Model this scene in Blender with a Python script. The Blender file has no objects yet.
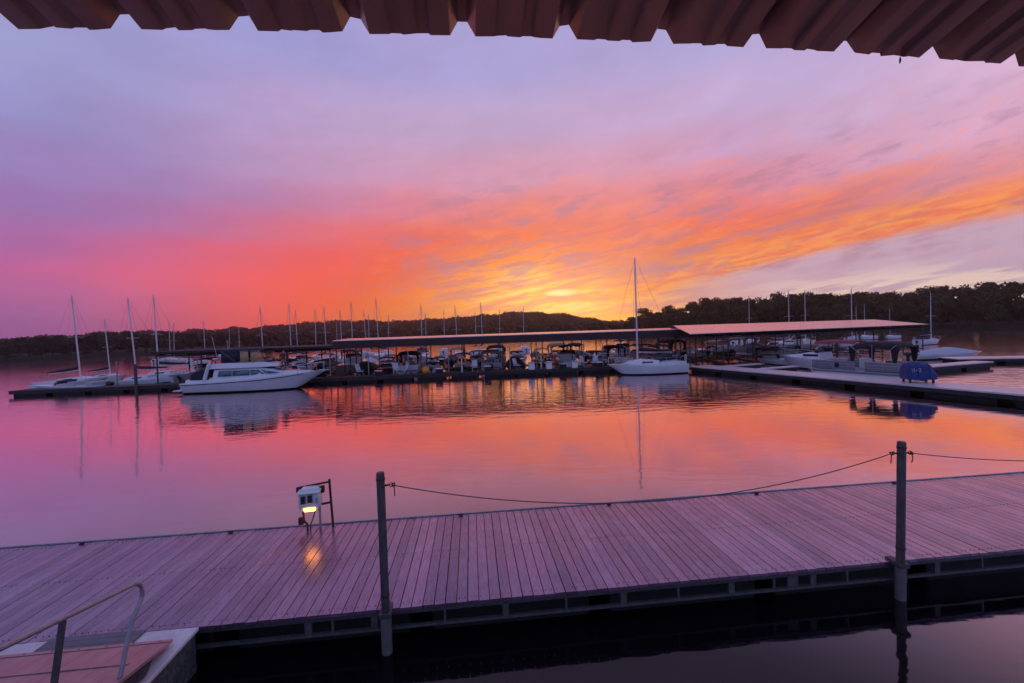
import bpy, bmesh, math, random
import numpy as np
from mathutils import Vector, Matrix

random.seed(11)
RNG = np.random.default_rng(7)
R = math.radians
S = bpy.context.scene
COL = S.collection

# ------------------------------------------------------------------ camera
cam_data = bpy.data.cameras.new('camera')
cam_data.sensor_width = 36.0
cam_data.lens = 420.0 / 1024.0 * 36.0
cam_data.clip_start = 0.05
cam_data.clip_end = 9000
cam = bpy.data.objects.new('camera', cam_data)
COL.objects.link(cam)
PITCH, ROLL = math.atan(8.5 / 420), 0.033
cam.matrix_world = (Matrix.Translation((0, 0, 4.0))
                    @ Matrix.Rotation(math.pi / 2 - PITCH, 4, 'X')
                    @ Matrix.Rotation(-ROLL, 4, 'Z'))
S.camera = cam

# ------------------------------------------------------------------ colour management / render
S.view_settings.view_transform = 'Standard'
S.view_settings.look = 'None'
S.view_settings.exposure = 0.0
S.view_settings.gamma = 1.0
S.render.engine = 'CYCLES'
S.cycles.use_denoising = True
S.cycles.max_bounces = 8
S.cycles.volume_bounces = 0
S.cycles.transparent_max_bounces = 12
S.cycles.sample_clamp_indirect = 4.0
S.cycles.caustics_reflective = True
S.cycles.caustics_refractive = False


def lin(c):
    return c / 12.92 if c <= 0.04045 else ((c + 0.055) / 1.055) ** 2.4


def hexlin(h):
    return tuple(lin(int(h[i:i + 2], 16) / 255) for i in (0, 2, 4)) + (1.0,)


# ------------------------------------------------------------------ sky (dusk cloud colours by direction + Nishita)
SKY_AZ = [-52, -45, -37, -29, -20, -12, -5, 2, 7, 13, 20, 28, 36, 44, 52]
SKY_ROWS = [
    (0.5, "a069af bc69a4 e3637d fb6559 f87b46 f89045 f9a54b fab651 fbbd53 fdc657 fbc961 f3c37a e8bc9c e1bbbf f7d9cc"),
    (2.5, "a269ad bd68a3 e2637d fa6459 f87646 f88d44 faa64c fbb952 fbbb54 faba56 f7b762 efb785 e4b4a6 dbb5bb e7c5c4"),
    (5, "b568a4 c5659a e2617a f76159 f66943 f78443 fba74d fdbf54 fab655 f3a756 eb9d63 eaa579 e5ab8b d6acb2 c9a1b8"),
    (7.5, "b463a1 d16392 e5617a f25e60 f35f47 f57643 f99649 f7a94f ec9b56 dc885f d47f66 e99157 ec955e de957b e3a393"),
    (10, "9e68a8 b9649c d96384 eb616b ef5d50 f36a46 f58045 f48b46 eb834f e17b59 e27a59 f27c40 f17c44 ed8651 ef8660"),
    (13, "9675b1 9e70ac b76fa1 d66d8a e6686e ed695b f06e50 f1734b ee7454 ec765d ee765c f06f54 e5776a d68694 db92a1"),
    (16.5, "9582be 997cb8 a47cb3 b97dab d17e9f de7c90 e37c83 e67d7c e67f7f e58185 e3828a dd8190 d38da8 d49fbd d4a1c2"),
    (20.5, "9492cd 978ac4 a78cc1 b891bf c493bc cc94b8 d093b4 d394b2 d493b1 d494b2 d195b7 c99bc4 caa2c9 d0aad0 d4add2"),
    (25.5, "9898cd 9795cd 9f93cb b196cb bb9dcb c0a0cb c0a1cb bfa1cc c1a1cc c2a0cc c3a2ce c2a6d3 c0a7d6 c9aad6 d4afd4"),
    (32, "9898cd 9896ce 9895d0 9894d0 9e96d2 a599d3 a59ad3 a59bd4 a89cd4 aa9ed5 aca0d7 aaa0d6 ada2d6 b2a4d4 b8a6d2"),
]
SUN_AZ, SUN_EL = R(6.7), R(1.5)
world = bpy.data.worlds.new('World')
S.world = world
world.use_nodes = True
NT = world.node_tree
NT.nodes.clear()


def nd(t, **kw):
    n = NT.nodes.new(t)
    for k, v in kw.items():
        setattr(n, k, v)
    return n


def mth(op, a, b=None, c=None, clamp=False):
    n = nd('ShaderNodeMath', operation=op, use_clamp=clamp)
    for i, v in enumerate((a, b, c)):
        if v is None:
            continue
        if isinstance(v, (int, float)):
            n.inputs[i].default_value = v
        else:
            NT.links.new(v, n.inputs[i])
    return n.outputs[0]


def wmix(f, a, b, mode='MIX'):
    n = nd('ShaderNodeMix', data_type='RGBA', blend_type=mode)
    for sock, v in ((n.inputs[0], f), (n.inputs[6], a), (n.inputs[7], b)):
        if isinstance(v, (int, float, tuple)):
            sock.default_value = v
        else:
            NT.links.new(v, sock)
    return n.outputs[2]


def maprange(v, a, b, c=0.0, d=1.0, smooth=True):
    n = nd('ShaderNodeMapRange')
    n.interpolation_type = 'SMOOTHSTEP' if smooth else 'LINEAR'
    NT.links.new(v, n.inputs[0])
    for i, x in enumerate((a, b, c, d)):
        n.inputs[i + 1].default_value = x
    return n.outputs[0]


def wnoise(x, y, scale, detail=5, rough=0.55, seed=0.0):
    c = nd('ShaderNodeCombineXYZ')
    NT.links.new(x, c.inputs[0])
    NT.links.new(y, c.inputs[1])
    c.inputs[2].default_value = seed
    n = nd('ShaderNodeTexNoise')
    n.inputs['Scale'].default_value = scale
    n.inputs['Detail'].default_value = detail
    n.inputs['Roughness'].default_value = rough
    NT.links.new(c.outputs[0], n.inputs['Vector'])
    return n.outputs[0]


tc = nd('ShaderNodeTexCoord')
sep = nd('ShaderNodeSeparateXYZ')
NT.links.new(tc.outputs['Generated'], sep.inputs[0])
DEG = 180 / math.pi
az = mth('MULTIPLY', mth('ARCTAN2', sep.outputs[0], sep.outputs[1]), DEG)      # degrees, 0 = straight ahead
el = mth('MULTIPLY', mth('ARCSINE', sep.outputs[2]), DEG)
# streak coordinates: the cloud band climbs gently to the right
tilt = mth('SUBTRACT', el, mth('MULTIPLY', az, 0.13))
sx = mth('MULTIPLY', az, 0.05)
sy = mth('MULTIPLY', tilt, 0.28)
n_big = wnoise(mth('MULTIPLY', az, 0.03), mth('MULTIPLY', tilt, 0.09), 1.0, 4, 0.5, 3.1)
n_mid = wnoise(sx, sy, 1.0, 6, 0.58, 9.7)
n_fine = wnoise(mth('MULTIPLY', az, 0.13), mth('MULTIPLY', tilt, 1.0), 1.0, 7, 0.6, 5.3)
warp_el = mth('ADD', mth('MULTIPLY', mth('SUBTRACT', n_big, 0.5), 3.0),
              mth('MULTIPLY', mth('SUBTRACT', n_mid, 0.5), 2.4))
warp_gain = maprange(el, 0.0, 9.0, 0.35, 1.0)
el_w = mth('ADD', el, mth('MULTIPLY', warp_el, warp_gain))
az_w = mth('ADD', az, mth('MULTIPLY', mth('SUBTRACT', n_mid, 0.5), 6.0))
u = mth('ADD', mth('DIVIDE', az_w, 150.0), 0.5, clamp=True)
rows = []
for e, hx in SKY_ROWS:
    cr = nd('ShaderNodeValToRGB')
    cr.color_ramp.interpolation = 'CARDINAL'
    els = cr.color_ramp.elements
    cols = [hexlin(h) for h in hx.split()]
    els[0].position = 0.0
    els[0].color = hexlin('7c7cb2')
    els[1].position = 1.0
    els[1].color = hexlin('7c7cb2')
    for a, c in zip(SKY_AZ, cols):
        q = els.new(a / 150.0 + 0.5)
        q.color = c
    NT.links.new(u, cr.inputs[0])
    rows.append((e, cr.outputs[0]))
color = rows[0][1]
for (e0, _), (e1, c1) in zip(rows[:-1], rows[1:]):
    color = wmix(maprange(el_w, e0, e1), color, c1)
color = wmix(maprange(el_w, 36.0, 65.0), color, hexlin('8484bd'))
# streaks near the glow: dark mauve bars and bright yellow slivers
near_el = mth('MULTIPLY', maprange(el, 1.0, 3.0), maprange(el, 17.0, 9.0))
near_az = mth('MULTIPLY', maprange(az, -24.0, 0.0), maprange(az, 62.0, 36.0))
mask = mth('MULTIPLY', near_el, near_az)
dark = mth('MULTIPLY', maprange(n_fine, 0.47, 0.60), mask)
color = wmix(mth('MULTIPLY', dark, 0.7), color, hexlin('b96f80'))
n_vf = wnoise(mth('MULTIPLY', az, 0.36), mth('MULTIPLY', tilt, 2.0), 1.0, 6, 0.62, 2.2)
bars = mth('MULTIPLY', mth('MULTIPLY', maprange(n_vf, 0.47, 0.62), mask), maprange(el, 11.0, 7.0))
color = wmix(mth('MULTIPLY', bars, 0.6), color, hexlin('c4788a'))
glow_d = mth('ADD', mth('POWER', mth('DIVIDE', mth('SUBTRACT', az, 4.0), 10.5), 2.0),
             mth('POWER', mth('DIVIDE', mth('SUBTRACT', el, 4.0), 5.0), 2.0))
glow = mth('MULTIPLY', maprange(glow_d, 1.3, 0.0), maprange(n_fine, 0.50, 0.36))
color = wmix(mth('MULTIPLY', glow, 0.8), color, hexlin('ffe08a'))
core_d = mth('ADD', mth('POWER', mth('DIVIDE', mth('SUBTRACT', az, 6.9), 2.6), 2.0),
             mth('POWER', mth('DIVIDE', mth('SUBTRACT', el, 5.2), 0.55), 2.0))
color = wmix(mth('MULTIPLY', maprange(core_d, 1.2, 0.0), 0.85), color, (1.15, 0.9, 0.42, 1))
# clearer lavender sky under the cloud bank that climbs to the right, with cream slivers low down
band_c = mth('ADD', 6.4, mth('ADD', mth('MULTIPLY', mth('SUBTRACT', az, 24.0), 0.215), mth('MULTIPLY', mth('POWER', mth('SUBTRACT', az, 24.0), 2.0), -0.0033)))
band_d = mth('ADD', mth('SUBTRACT', mth('ADD', el, mth('MULTIPLY', mth('SUBTRACT', n_fine, 0.5), 1.8)), band_c), mth('MULTIPLY', mth('SUBTRACT', n_vf, 0.5), 1.4))
far_r = maprange(az, 100.0, 62.0)
clear = mth('MULTIPLY', maprange(band_d, -0.3, -1.6), mth('MULTIPLY', maprange(az, 15.0, 34.0), far_r))
color = wmix(mth('MULTIPLY', clear, 0.85), color, hexlin('c2aac8'))
cream = mth('MULTIPLY', mth('MULTIPLY', maprange(mth('ADD', n_fine, mth('MULTIPLY', el, -0.03)), 0.33, 0.45), maprange(el, 6.5, 3.0)), mth('MULTIPLY', maprange(az, 22.0, 40.0), far_r))
color = wmix(mth('MULTIPLY', cream, 0.9), color, hexlin('ffe6d4'))
# the lit underside of the bank, orange broken by finer yellow and rose streaks
band = mth('MULTIPLY', mth('MULTIPLY', maprange(band_d, -1.0, -0.1), maprange(band_d, 2.7, 0.3)), mth('MULTIPLY', maprange(az, 8.0, 26.0), far_r))
band_col = wmix(maprange(n_vf, 0.38, 0.62), hexlin('ffa04c'), hexlin('ec6f4c'))
color = wmix(mth('MULTIPLY', band, 0.85), color, band_col)
# mottled patches where the cloud thins
n_mot = wnoise(mth('MULTIPLY', az, 0.16), mth('MULTIPLY', tilt, 0.5), 1.0, 7, 0.66, 14.4)
mot_zone = mth('MULTIPLY', mth('MULTIPLY', maprange(el, 4.0, 8.0), maprange(el, 24.0, 15.0)), mth('MULTIPLY', maprange(az, -30.0, 0.0), far_r))
color = wmix(mth('MULTIPLY', mth('MULTIPLY', maprange(n_mot, 0.5, 0.66), mot_zone), 0.65), color, hexlin('a87896'))
color = wmix(mth('MULTIPLY', mth('MULTIPLY', maprange(n_mot, 0.48, 0.36), mot_zone), 0.4), color, hexlin('ff8d62'))
# soft overall cloud texture
n_pat = wnoise(mth('MULTIPLY', az, 0.085), mth('MULTIPLY', tilt, 0.17), 1.0, 7, 0.62, 7.7)
tex = mth('ADD', 0.745, mth('ADD', mth('MULTIPLY', n_mid, 0.17), mth('MULTIPLY', n_pat, 0.32)))
bw = nd('ShaderNodeCombineXYZ')
for i in range(3):
    NT.links.new(tex, bw.inputs[i])
color = wmix(1.0, color, bw.outputs[0], 'MULTIPLY')
hs = nd('ShaderNodeHueSaturation')
NT.links.new(maprange(el, 10.0, 26.0, 1.03, 0.93), hs.inputs['Saturation'])
hs.inputs['Value'].default_value = 1.0
NT.links.new(color, hs.inputs['Color'])
color = hs.outputs[0]
# behind the viewer the sky is a dull dusk blue
color = wmix(maprange(mth('ABSOLUTE', az), 62.0, 130.0), color, hexlin('8793d0'))
bg1 = nd('ShaderNodeBackground')
NT.links.new(color, bg1.inputs[0])
bg1.inputs[1].default_value = 1.0
sky = nd('ShaderNodeTexSky', sky_type='NISHITA')
sky.sun_disc = False
sky.sun_elevation = SUN_EL
sky.sun_rotation = SUN_AZ
bg2 = nd('ShaderNodeBackground')
NT.links.new(sky.outputs[0], bg2.inputs[0])
bg2.inputs[1].default_value = 0.02
addsh = nd('ShaderNodeAddShader')
NT.links.new(bg1.outputs[0], addsh.inputs[0])
NT.links.new(bg2.outputs[0], addsh.inputs[1])
wout = nd('ShaderNodeOutputWorld')
NT.links.new(addsh.outputs[0], wout.inputs[0])

# the sun has just gone behind the hill
sun_data = bpy.data.lights.new('sun', 'SUN')
sun_data.energy = 0.3
sun_data.angle = R(0.5)
sun_data.color = (1.0, 0.55, 0.25)
sun = bpy.data.objects.new('sun', sun_data)
COL.objects.link(sun)
sd = Vector((math.sin(SUN_AZ) * math.cos(SUN_EL), math.cos(SUN_AZ) * math.cos(SUN_EL), math.sin(SUN_EL)))
sun.rotation_euler = sd.to_track_quat('Z', 'Y').to_euler()

# ------------------------------------------------------------------ materials
MATS = {}


def mat(name, base, rough=0.5, metallic=0.0, var=0.25, scale=6.0, bump=0.0, bscale=40.0, coat=0.0, spec=0.5,
        base2=None, stretch=(1, 1, 1), alpha=None, objvar=0.0):
    m = bpy.data.materials.new(name)
    m.use_nodes = True
    nt = m.node_tree
    b = nt.nodes['Principled BSDF']
    b.inputs['Roughness'].default_value = rough
    b.inputs['Metallic'].default_value = metallic
    b.inputs['Specular IOR Level'].default_value = spec
    if coat:
        b.inputs['Coat Weight'].default_value = coat
        b.inputs['Coat Roughness'].default_value = 0.08
    t = nt.nodes.new('ShaderNodeTexCoord')
    mp = nt.nodes.new('ShaderNodeMapping')
    mp.inputs['Scale'].default_value = stretch
    nt.links.new(t.outputs['Object'], mp.inputs[0])
    n = nt.nodes.new('ShaderNodeTexNoise')
    n.inputs['Scale'].default_value = scale
    n.inputs['Detail'].default_value = 6
    n.inputs['Roughness'].default_value = 0.62
    nt.links.new(mp.outputs[0], n.inputs['Vector'])
    cr = nt.nodes.new('ShaderNodeValToRGB')
    cr.color_ramp.elements[0].position = 0.3
    cr.color_ramp.elements[1].position = 0.72
    b2 = base2 if base2 else tuple(c * (1 - var) for c in base)
    cr.color_ramp.elements[0].color = (*b2, 1)
    cr.color_ramp.elements[1].color = (*base, 1)
    nt.links.new(n.outputs[0], cr.inputs[0])
    src = cr.outputs[0]
    if objvar:
        oi = nt.nodes.new('ShaderNodeObjectInfo')
        hsv = nt.nodes.new('ShaderNodeHueSaturation')
        mr = nt.nodes.new('ShaderNodeMapRange')
        nt.links.new(oi.outputs['Random'], mr.inputs[0])
        mr.inputs[3].default_value = 1 - objvar
        mr.inputs[4].default_value = 1 + objvar
        nt.links.new(mr.outputs[0], hsv.inputs['Value'])
        nt.links.new(src, hsv.inputs['Color'])
        src = hsv.outputs[0]
    nt.links.new(src, b.inputs['Base Color'])
    # roughness wanders a little too
    rr = nt.nodes.new('ShaderNodeMapRange')
    nt.links.new(n.outputs[0], rr.inputs[0])
    rr.inputs[3].default_value = min(1, rough * 1.25)
    rr.inputs[4].default_value = rough * 0.8
    nt.links.new(rr.outputs[0], b.inputs['Roughness'])
    if bump:
        n2 = nt.nodes.new('ShaderNodeTexNoise')
        n2.inputs['Scale'].default_value = bscale
        n2.inputs['Detail'].default_value = 4
        nt.links.new(mp.outputs[0], n2.inputs['Vector'])
        bp = nt.nodes.new('ShaderNodeBump')
        bp.inputs['Strength'].default_value = bump
        bp.inputs['Distance'].default_value = 0.02
        nt.links.new(n2.outputs[0], bp.inputs['Height'])
        nt.links.new(bp.outputs[0], b.inputs['Normal'])
    if alpha is not None:
        b.inputs['Alpha'].default_value = alpha
    MATS[name] = m
    return m


gel = mat('white_gelcoat', (0.72, 0.72, 0.74), 0.25, var=0.12, scale=1.5, coat=0.4)
gel_grey = mat('grey_gelcoat', (0.4, 0.4, 0.43), 0.3, var=0.15, scale=1.5, coat=0.3)
black_paint = mat('black_paint', (0.012, 0.012, 0.016), 0.35)
navy = mat('navy_canvas', (0.015, 0.016, 0.035), 0.85, bump=0.3)
black_canvas = mat('black_canvas', (0.02, 0.018, 0.022), 0.8, bump=0.3)
red_canvas = mat('red_canvas', (0.35, 0.06, 0.07), 0.8, bump=0.3)
maroon = mat('maroon_canvas', (0.16, 0.03, 0.035), 0.8, bump=0.3)
blue_tarp = mat('blue_tarp', (0.018, 0.045, 0.22), 0.6, bump=1.0, bscale=5, var=0.5, scale=3)
pale_canvas = mat('pale_canvas', (0.55, 0.55, 0.6), 0.8, bump=0.4, bscale=7)
tan_canvas = mat('tan_canvas', (0.35, 0.24, 0.16), 0.8, bump=0.4, bscale=7)
dark_glass = mat('dark_glass', (0.02, 0.03, 0.04), 0.06, spec=0.9)
teal_glass = mat('teal_glass', (0.05, 0.16, 0.19), 0.06, spec=0.9)
sunset_tinted_vinyl = mat('sunset_tinted_vinyl', (0.75, 0.42, 0.2), 0.12, spec=0.9, alpha=0.55)  # clear plastic with the orange sunset light put into its colour
steel = mat('galvanised_steel', (0.36, 0.36, 0.39), 0.42, 0.35, var=0.35, scale=18)
rail_grey = mat('dull_galvanising', (0.12, 0.12, 0.12), 0.6, 0.3, var=0.5, scale=9)
steel_dark = mat('weathered_steel', (0.1, 0.1, 0.105), 0.55, 0.5, var=0.4, scale=14)
chrome = mat('stainless_rail', (0.6, 0.6, 0.62), 0.22, 1.0, var=0.1)
mast_alu = mat('mast_aluminium', (0.55, 0.53, 0.53), 0.4, 0.4, var=0.15, scale=2)
mast_white = mat('white_mast', (0.7, 0.68, 0.68), 0.4, var=0.12, scale=2)
float_mat = mat('float_plastic', (0.008, 0.008, 0.008), 0.7, var=0.4)
pier_deck = mat('pier_concrete', (0.72, 0.62, 0.62), 0.35, var=0.25, scale=1.2, bump=0.12, bscale=25, spec=0.6, coat=0.15)
pier_deck.node_tree.nodes['Principled BSDF'].inputs['Coat IOR'].default_value = 2.1
pier_deck.node_tree.nodes['Principled BSDF'].inputs['Coat Roughness'].default_value = 0.2
pier_dark = mat('pier_timber', (0.04, 0.033, 0.032), 0.7, var=0.5, scale=2.5)
roof_metal = mat('roof_metal', (0.86, 0.74, 0.72), 0.22, 0.9, var=0.2, scale=0.6, stretch=(1, 4, 1), spec=0.7)
roof_blue = mat('blue_roof_metal', (0.2, 0.23, 0.34), 0.3, 0.3, var=0.25, scale=0.6)
fascia_mat = mat('brown_fascia', (0.035, 0.015, 0.018), 0.6, var=0.4, scale=1.5)
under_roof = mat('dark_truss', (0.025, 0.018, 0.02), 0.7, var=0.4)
porch_metal = mat('brown_roof_steel', (0.58, 0.31, 0.23), 0.36, 0.0, var=0.35, scale=3.0, bump=0.12, bscale=12, spec=0.8)
concrete = mat('landing_concrete', (0.74, 0.71, 0.73), 0.5, var=0.3, scale=4, bump=0.3, bscale=60, spec=0.6)
speckled = mat('speckled_concrete', (0.14, 0.14, 0.135), 0.85, base2=(0.012, 0.012, 0.012), scale=26, bump=0.9, bscale=30)
ramp_wood = mat('wet_ramp_plywood', (0.46, 0.27, 0.27), 0.33, base2=(0.3, 0.15, 0.16), scale=5, bump=0.2, bscale=30, spec=0.8,
                stretch=(1, 0.25, 1))
flap_mat = mat('grey_hinge_plate', (0.14, 0.14, 0.17), 0.4, 0.3, var=0.3, scale=8)
pile_black = mat('black_pipe', (0.10, 0.095, 0.1), 0.5, 0.1, base2=(0.03, 0.026, 0.026), stretch=(3, 3, 0.5), bump=0.5, bscale=30, var=0.4, scale=12)
pile_pale = mat('pale_pile', (0.15, 0.14, 0.14), 0.6, var=0.4, scale=10)
rope_mat = mat('old_rope', (0.16, 0.09, 0.075), 0.9, var=0.4, scale=60)
pedestal_white = mat('pedestal_plastic', (0.7, 0.7, 0.68), 0.35, var=0.1)
outlet_black = mat('outlet_black', (0.01, 0.01, 0.012), 0.4)
rust = mat('rust', (0.09, 0.035, 0.025), 0.8, var=0.5, scale=30)
skin = mat('skin', (0.42, 0.24, 0.17), 0.55, var=0.1)
cloth_dark = mat('dark_shirt', (0.05, 0.025, 0.03), 0.85)
cloth_orange = mat('orange_shorts', (0.5, 0.13, 0.05), 0.85)
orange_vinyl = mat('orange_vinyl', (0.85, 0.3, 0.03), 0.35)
bark = mat('bark', (0.06, 0.042, 0.032), 0.9, var=0.4)
leaf = mat('leaves', (0.105, 0.105, 0.04), 0.8, base2=(0.022, 0.03, 0.012), scale=0.45, objvar=0.35, spec=0.2)
wood_leaf = mat('far_leaves', (0.12, 0.085, 0.045), 0.85, base2=(0.022, 0.026, 0.014), scale=0.09, spec=0.1)
ground_m = mat('shore_earth', (0.05, 0.045, 0.028), 0.95, base2=(0.03, 0.035, 0.018), scale=0.05, spec=0.1)
twig_m = mat('dead_leaf', (0.06, 0.03, 0.02), 0.9)

# deck boards: every board its own tone, wet sheen in patches
boards = bpy.data.materials.new('wet_deck_boards')
boards.use_nodes = True
nt = boards.node_tree
b = nt.nodes['Principled BSDF']
geo = nt.nodes.new('ShaderNodeNewGeometry')
t = nt.nodes.new('ShaderNodeTexCoord')
mp = nt.nodes.new('ShaderNodeMapping')
mp.inputs['Scale'].default_value = (10, 0.9, 10)
nt.links.new(t.outputs['Object'], mp.inputs[0])
n1 = nt.nodes.new('ShaderNodeTexNoise')
n1.inputs['Scale'].default_value = 5
n1.inputs['Detail'].default_value = 8
nt.links.new(mp.outputs[0], n1.inputs['Vector'])
n2 = nt.nodes.new('ShaderNodeTexNoise')
n2.inputs['Scale'].default_value = 1.1
n2.inputs['Detail'].default_value = 5
nt.links.new(t.outputs['Object'], n2.inputs['Vector'])
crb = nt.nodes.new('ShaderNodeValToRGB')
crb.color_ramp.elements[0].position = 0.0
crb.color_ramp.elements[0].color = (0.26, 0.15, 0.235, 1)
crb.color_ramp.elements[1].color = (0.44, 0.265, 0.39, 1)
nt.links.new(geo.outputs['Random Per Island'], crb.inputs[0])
mx = nt.nodes.new('ShaderNodeMix')
mx.data_type = 'RGBA'
mx.blend_type = 'MULTIPLY'
mx.inputs[0].default_value = 0.5
nt.links.new(crb.outputs[0], mx.inputs[6])
crg = nt.nodes.new('ShaderNodeValToRGB')
crg.color_ramp.elements[0].position = 0.35
crg.color_ramp.elements[0].color = (0.3, 0.28, 0.3, 1)
crg.color_ramp.elements[1].position = 0.65
nt.links.new(n1.outputs[0], crg.inputs[0])
nt.links.new(crg.outputs[0], mx.inputs[7])
n3 = nt.nodes.new('ShaderNodeTexNoise')
n3.inputs['Scale'].default_value = 0.9
n3.inputs['Detail'].default_value = 9
n3.inputs['Roughness'].default_value = 0.68
nt.links.new(t.outputs['Object'], n3.inputs['Vector'])
crs = nt.nodes.new('ShaderNodeValToRGB')
crs.color_ramp.elements[0].position = 0.36
crs.color_ramp.elements[0].color = (0.42, 0.42, 0.5, 1)
crs.color_ramp.elements[1].position = 0.56
nt.links.new(n3.outputs[0], crs.inputs[0])
mx2 = nt.nodes.new('ShaderNodeMix')
mx2.data_type = 'RGBA'
mx2.blend_type = 'MULTIPLY'
mx2.inputs[0].default_value = 0.4
nt.links.new(mx.outputs[2], mx2.inputs[6])
nt.links.new(crs.outputs[0], mx2.inputs[7])
nt.links.new(mx2.outputs[2], b.inputs['Base Color'])
rrb = nt.nodes.new('ShaderNodeMapRange')
nt.links.new(n2.outputs[0], rrb.inputs[0])
rrb.inputs[1].default_value = 0.3
rrb.inputs[2].default_value = 0.7
rrb.inputs[3].default_value = 0.12
rrb.inputs[4].default_value = 0.32
nt.links.new(rrb.outputs[0], b.inputs['Roughness'])
b.inputs['Specular IOR Level'].default_value = 0.6
rmix = nt.nodes.new('ShaderNodeMath')
rmix.operation = 'MULTIPLY_ADD'
nt.links.new(geo.outputs['Random Per Island'], rmix.inputs[0])
rmix.inputs[1].default_value = 0.14
nt.links.new(rrb.outputs[0], rmix.inputs[2])
nt.links.new(rmix.outputs[0], b.inputs['Coat Roughness'])
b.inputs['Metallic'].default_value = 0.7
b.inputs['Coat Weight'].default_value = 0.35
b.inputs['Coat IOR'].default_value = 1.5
bpn = nt.nodes.new('ShaderNodeBump')
bpn.inputs['Strength'].default_value = 0.35
bpn.inputs['Distance'].default_value = 0.004
nt.links.new(n1.outputs[0], bpn.inputs['Height'])
nt.links.new(bpn.outputs[0], b.inputs['Normal'])

# water: dark body, mirror growing towards grazing view, gentle ripples
water_m = bpy.data.materials.new('lake_water')
water_m.use_nodes = True
nt = water_m.node_tree
nt.nodes.clear()
out = nt.nodes.new('ShaderNodeOutputMaterial')
dif = nt.nodes.new('ShaderNodeBsdfDiffuse')
dif.inputs[0].default_value = (0.005, 0.004, 0.006, 1)
glo = nt.nodes.new('ShaderNodeBsdfGlossy')
glo.inputs['Roughness'].default_value = 0.12
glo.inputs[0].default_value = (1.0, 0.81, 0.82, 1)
lw = nt.nodes.new('ShaderNodeLayerWeight')
lw.inputs[0].default_value = 0.5
fr = nt.nodes.new('ShaderNodeMapRange')
fr.interpolation_type = 'SMOOTHSTEP'
nt.links.new(lw.outputs['Facing'], fr.inputs[0])
fr.inputs[1].default_value = 0.39
fr.inputs[2].default_value = 0.93
fr.inputs[3].default_value = 0.045
fr.inputs[4].default_value = 1.0
ms = nt.nodes.new('ShaderNodeMixShader')
nt.links.new(fr.outputs[0], ms.inputs[0])
nt.links.new(dif.outputs[0], ms.inputs[1])
nt.links.new(glo.outputs[0], ms.inputs[2])
nt.links.new(ms.outputs[0], out.inputs[0])
t = nt.nodes.new('ShaderNodeTexCoord')
mpw = nt.nodes.new('ShaderNodeMapping')
mpw.inputs['Rotation'].default_value = (0, 0, R(8))
mpw.inputs['Scale'].default_value = (0.55, 1.3, 1)
nt.links.new(t.outputs['Object'], mpw.inputs[0])
w1 = nt.nodes.new('ShaderNodeTexNoise')
w1.inputs['Scale'].default_value = 1.6
w1.inputs['Detail'].default_value = 3
nt.links.new(mpw.outputs[0], w1.inputs['Vector'])
w2 = nt.nodes.new('ShaderNodeTexNoise')
w2.inputs['Scale'].default_value = 0.12
w2.inputs['Detail'].default_value = 3
nt.links.new(mpw.outputs[0], w2.inputs['Vector'])
wm = nt.nodes.new('ShaderNodeMath')
wm.operation = 'MULTIPLY'
nt.links.new(w1.outputs[0], wm.inputs[0])
nt.links.new(w2.outputs[0], wm.inputs[1])
bw_ = nt.nodes.new('ShaderNodeBump')
bw_.inputs['Strength'].default_value = 0.35
bw_.inputs['Distance'].default_value = 0.09
nt.links.new(wm.outputs[0], bw_.inputs['Height'])
nt.links.new(bw_.outputs[0], glo.inputs['Normal'])
# a light breeze ruffles the far half of the basin, the water by the dock lies still
wg = nt.nodes.new('ShaderNodeNewGeometry')
wsx = nt.nodes.new('ShaderNodeSeparateXYZ')
nt.links.new(wg.outputs['Position'], wsx.inputs[0])
for sock, a_, b_ in ((bw_.inputs['Strength'], 0.14, 0.6), (glo.inputs['Roughness'], 0.05, 0.1)):
    wr = nt.nodes.new('ShaderNodeMapRange')
    wr.interpolation_type = 'SMOOTHSTEP'
    nt.links.new(wsx.outputs[1], wr.inputs[0])
    wr.inputs[1].default_value = 17.0
    wr.inputs[2].default_value = 28.0
    wr.inputs[3].default_value = a_
    wr.inputs[4].default_value = b_
    nt.links.new(wr.outputs[0], sock)


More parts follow.
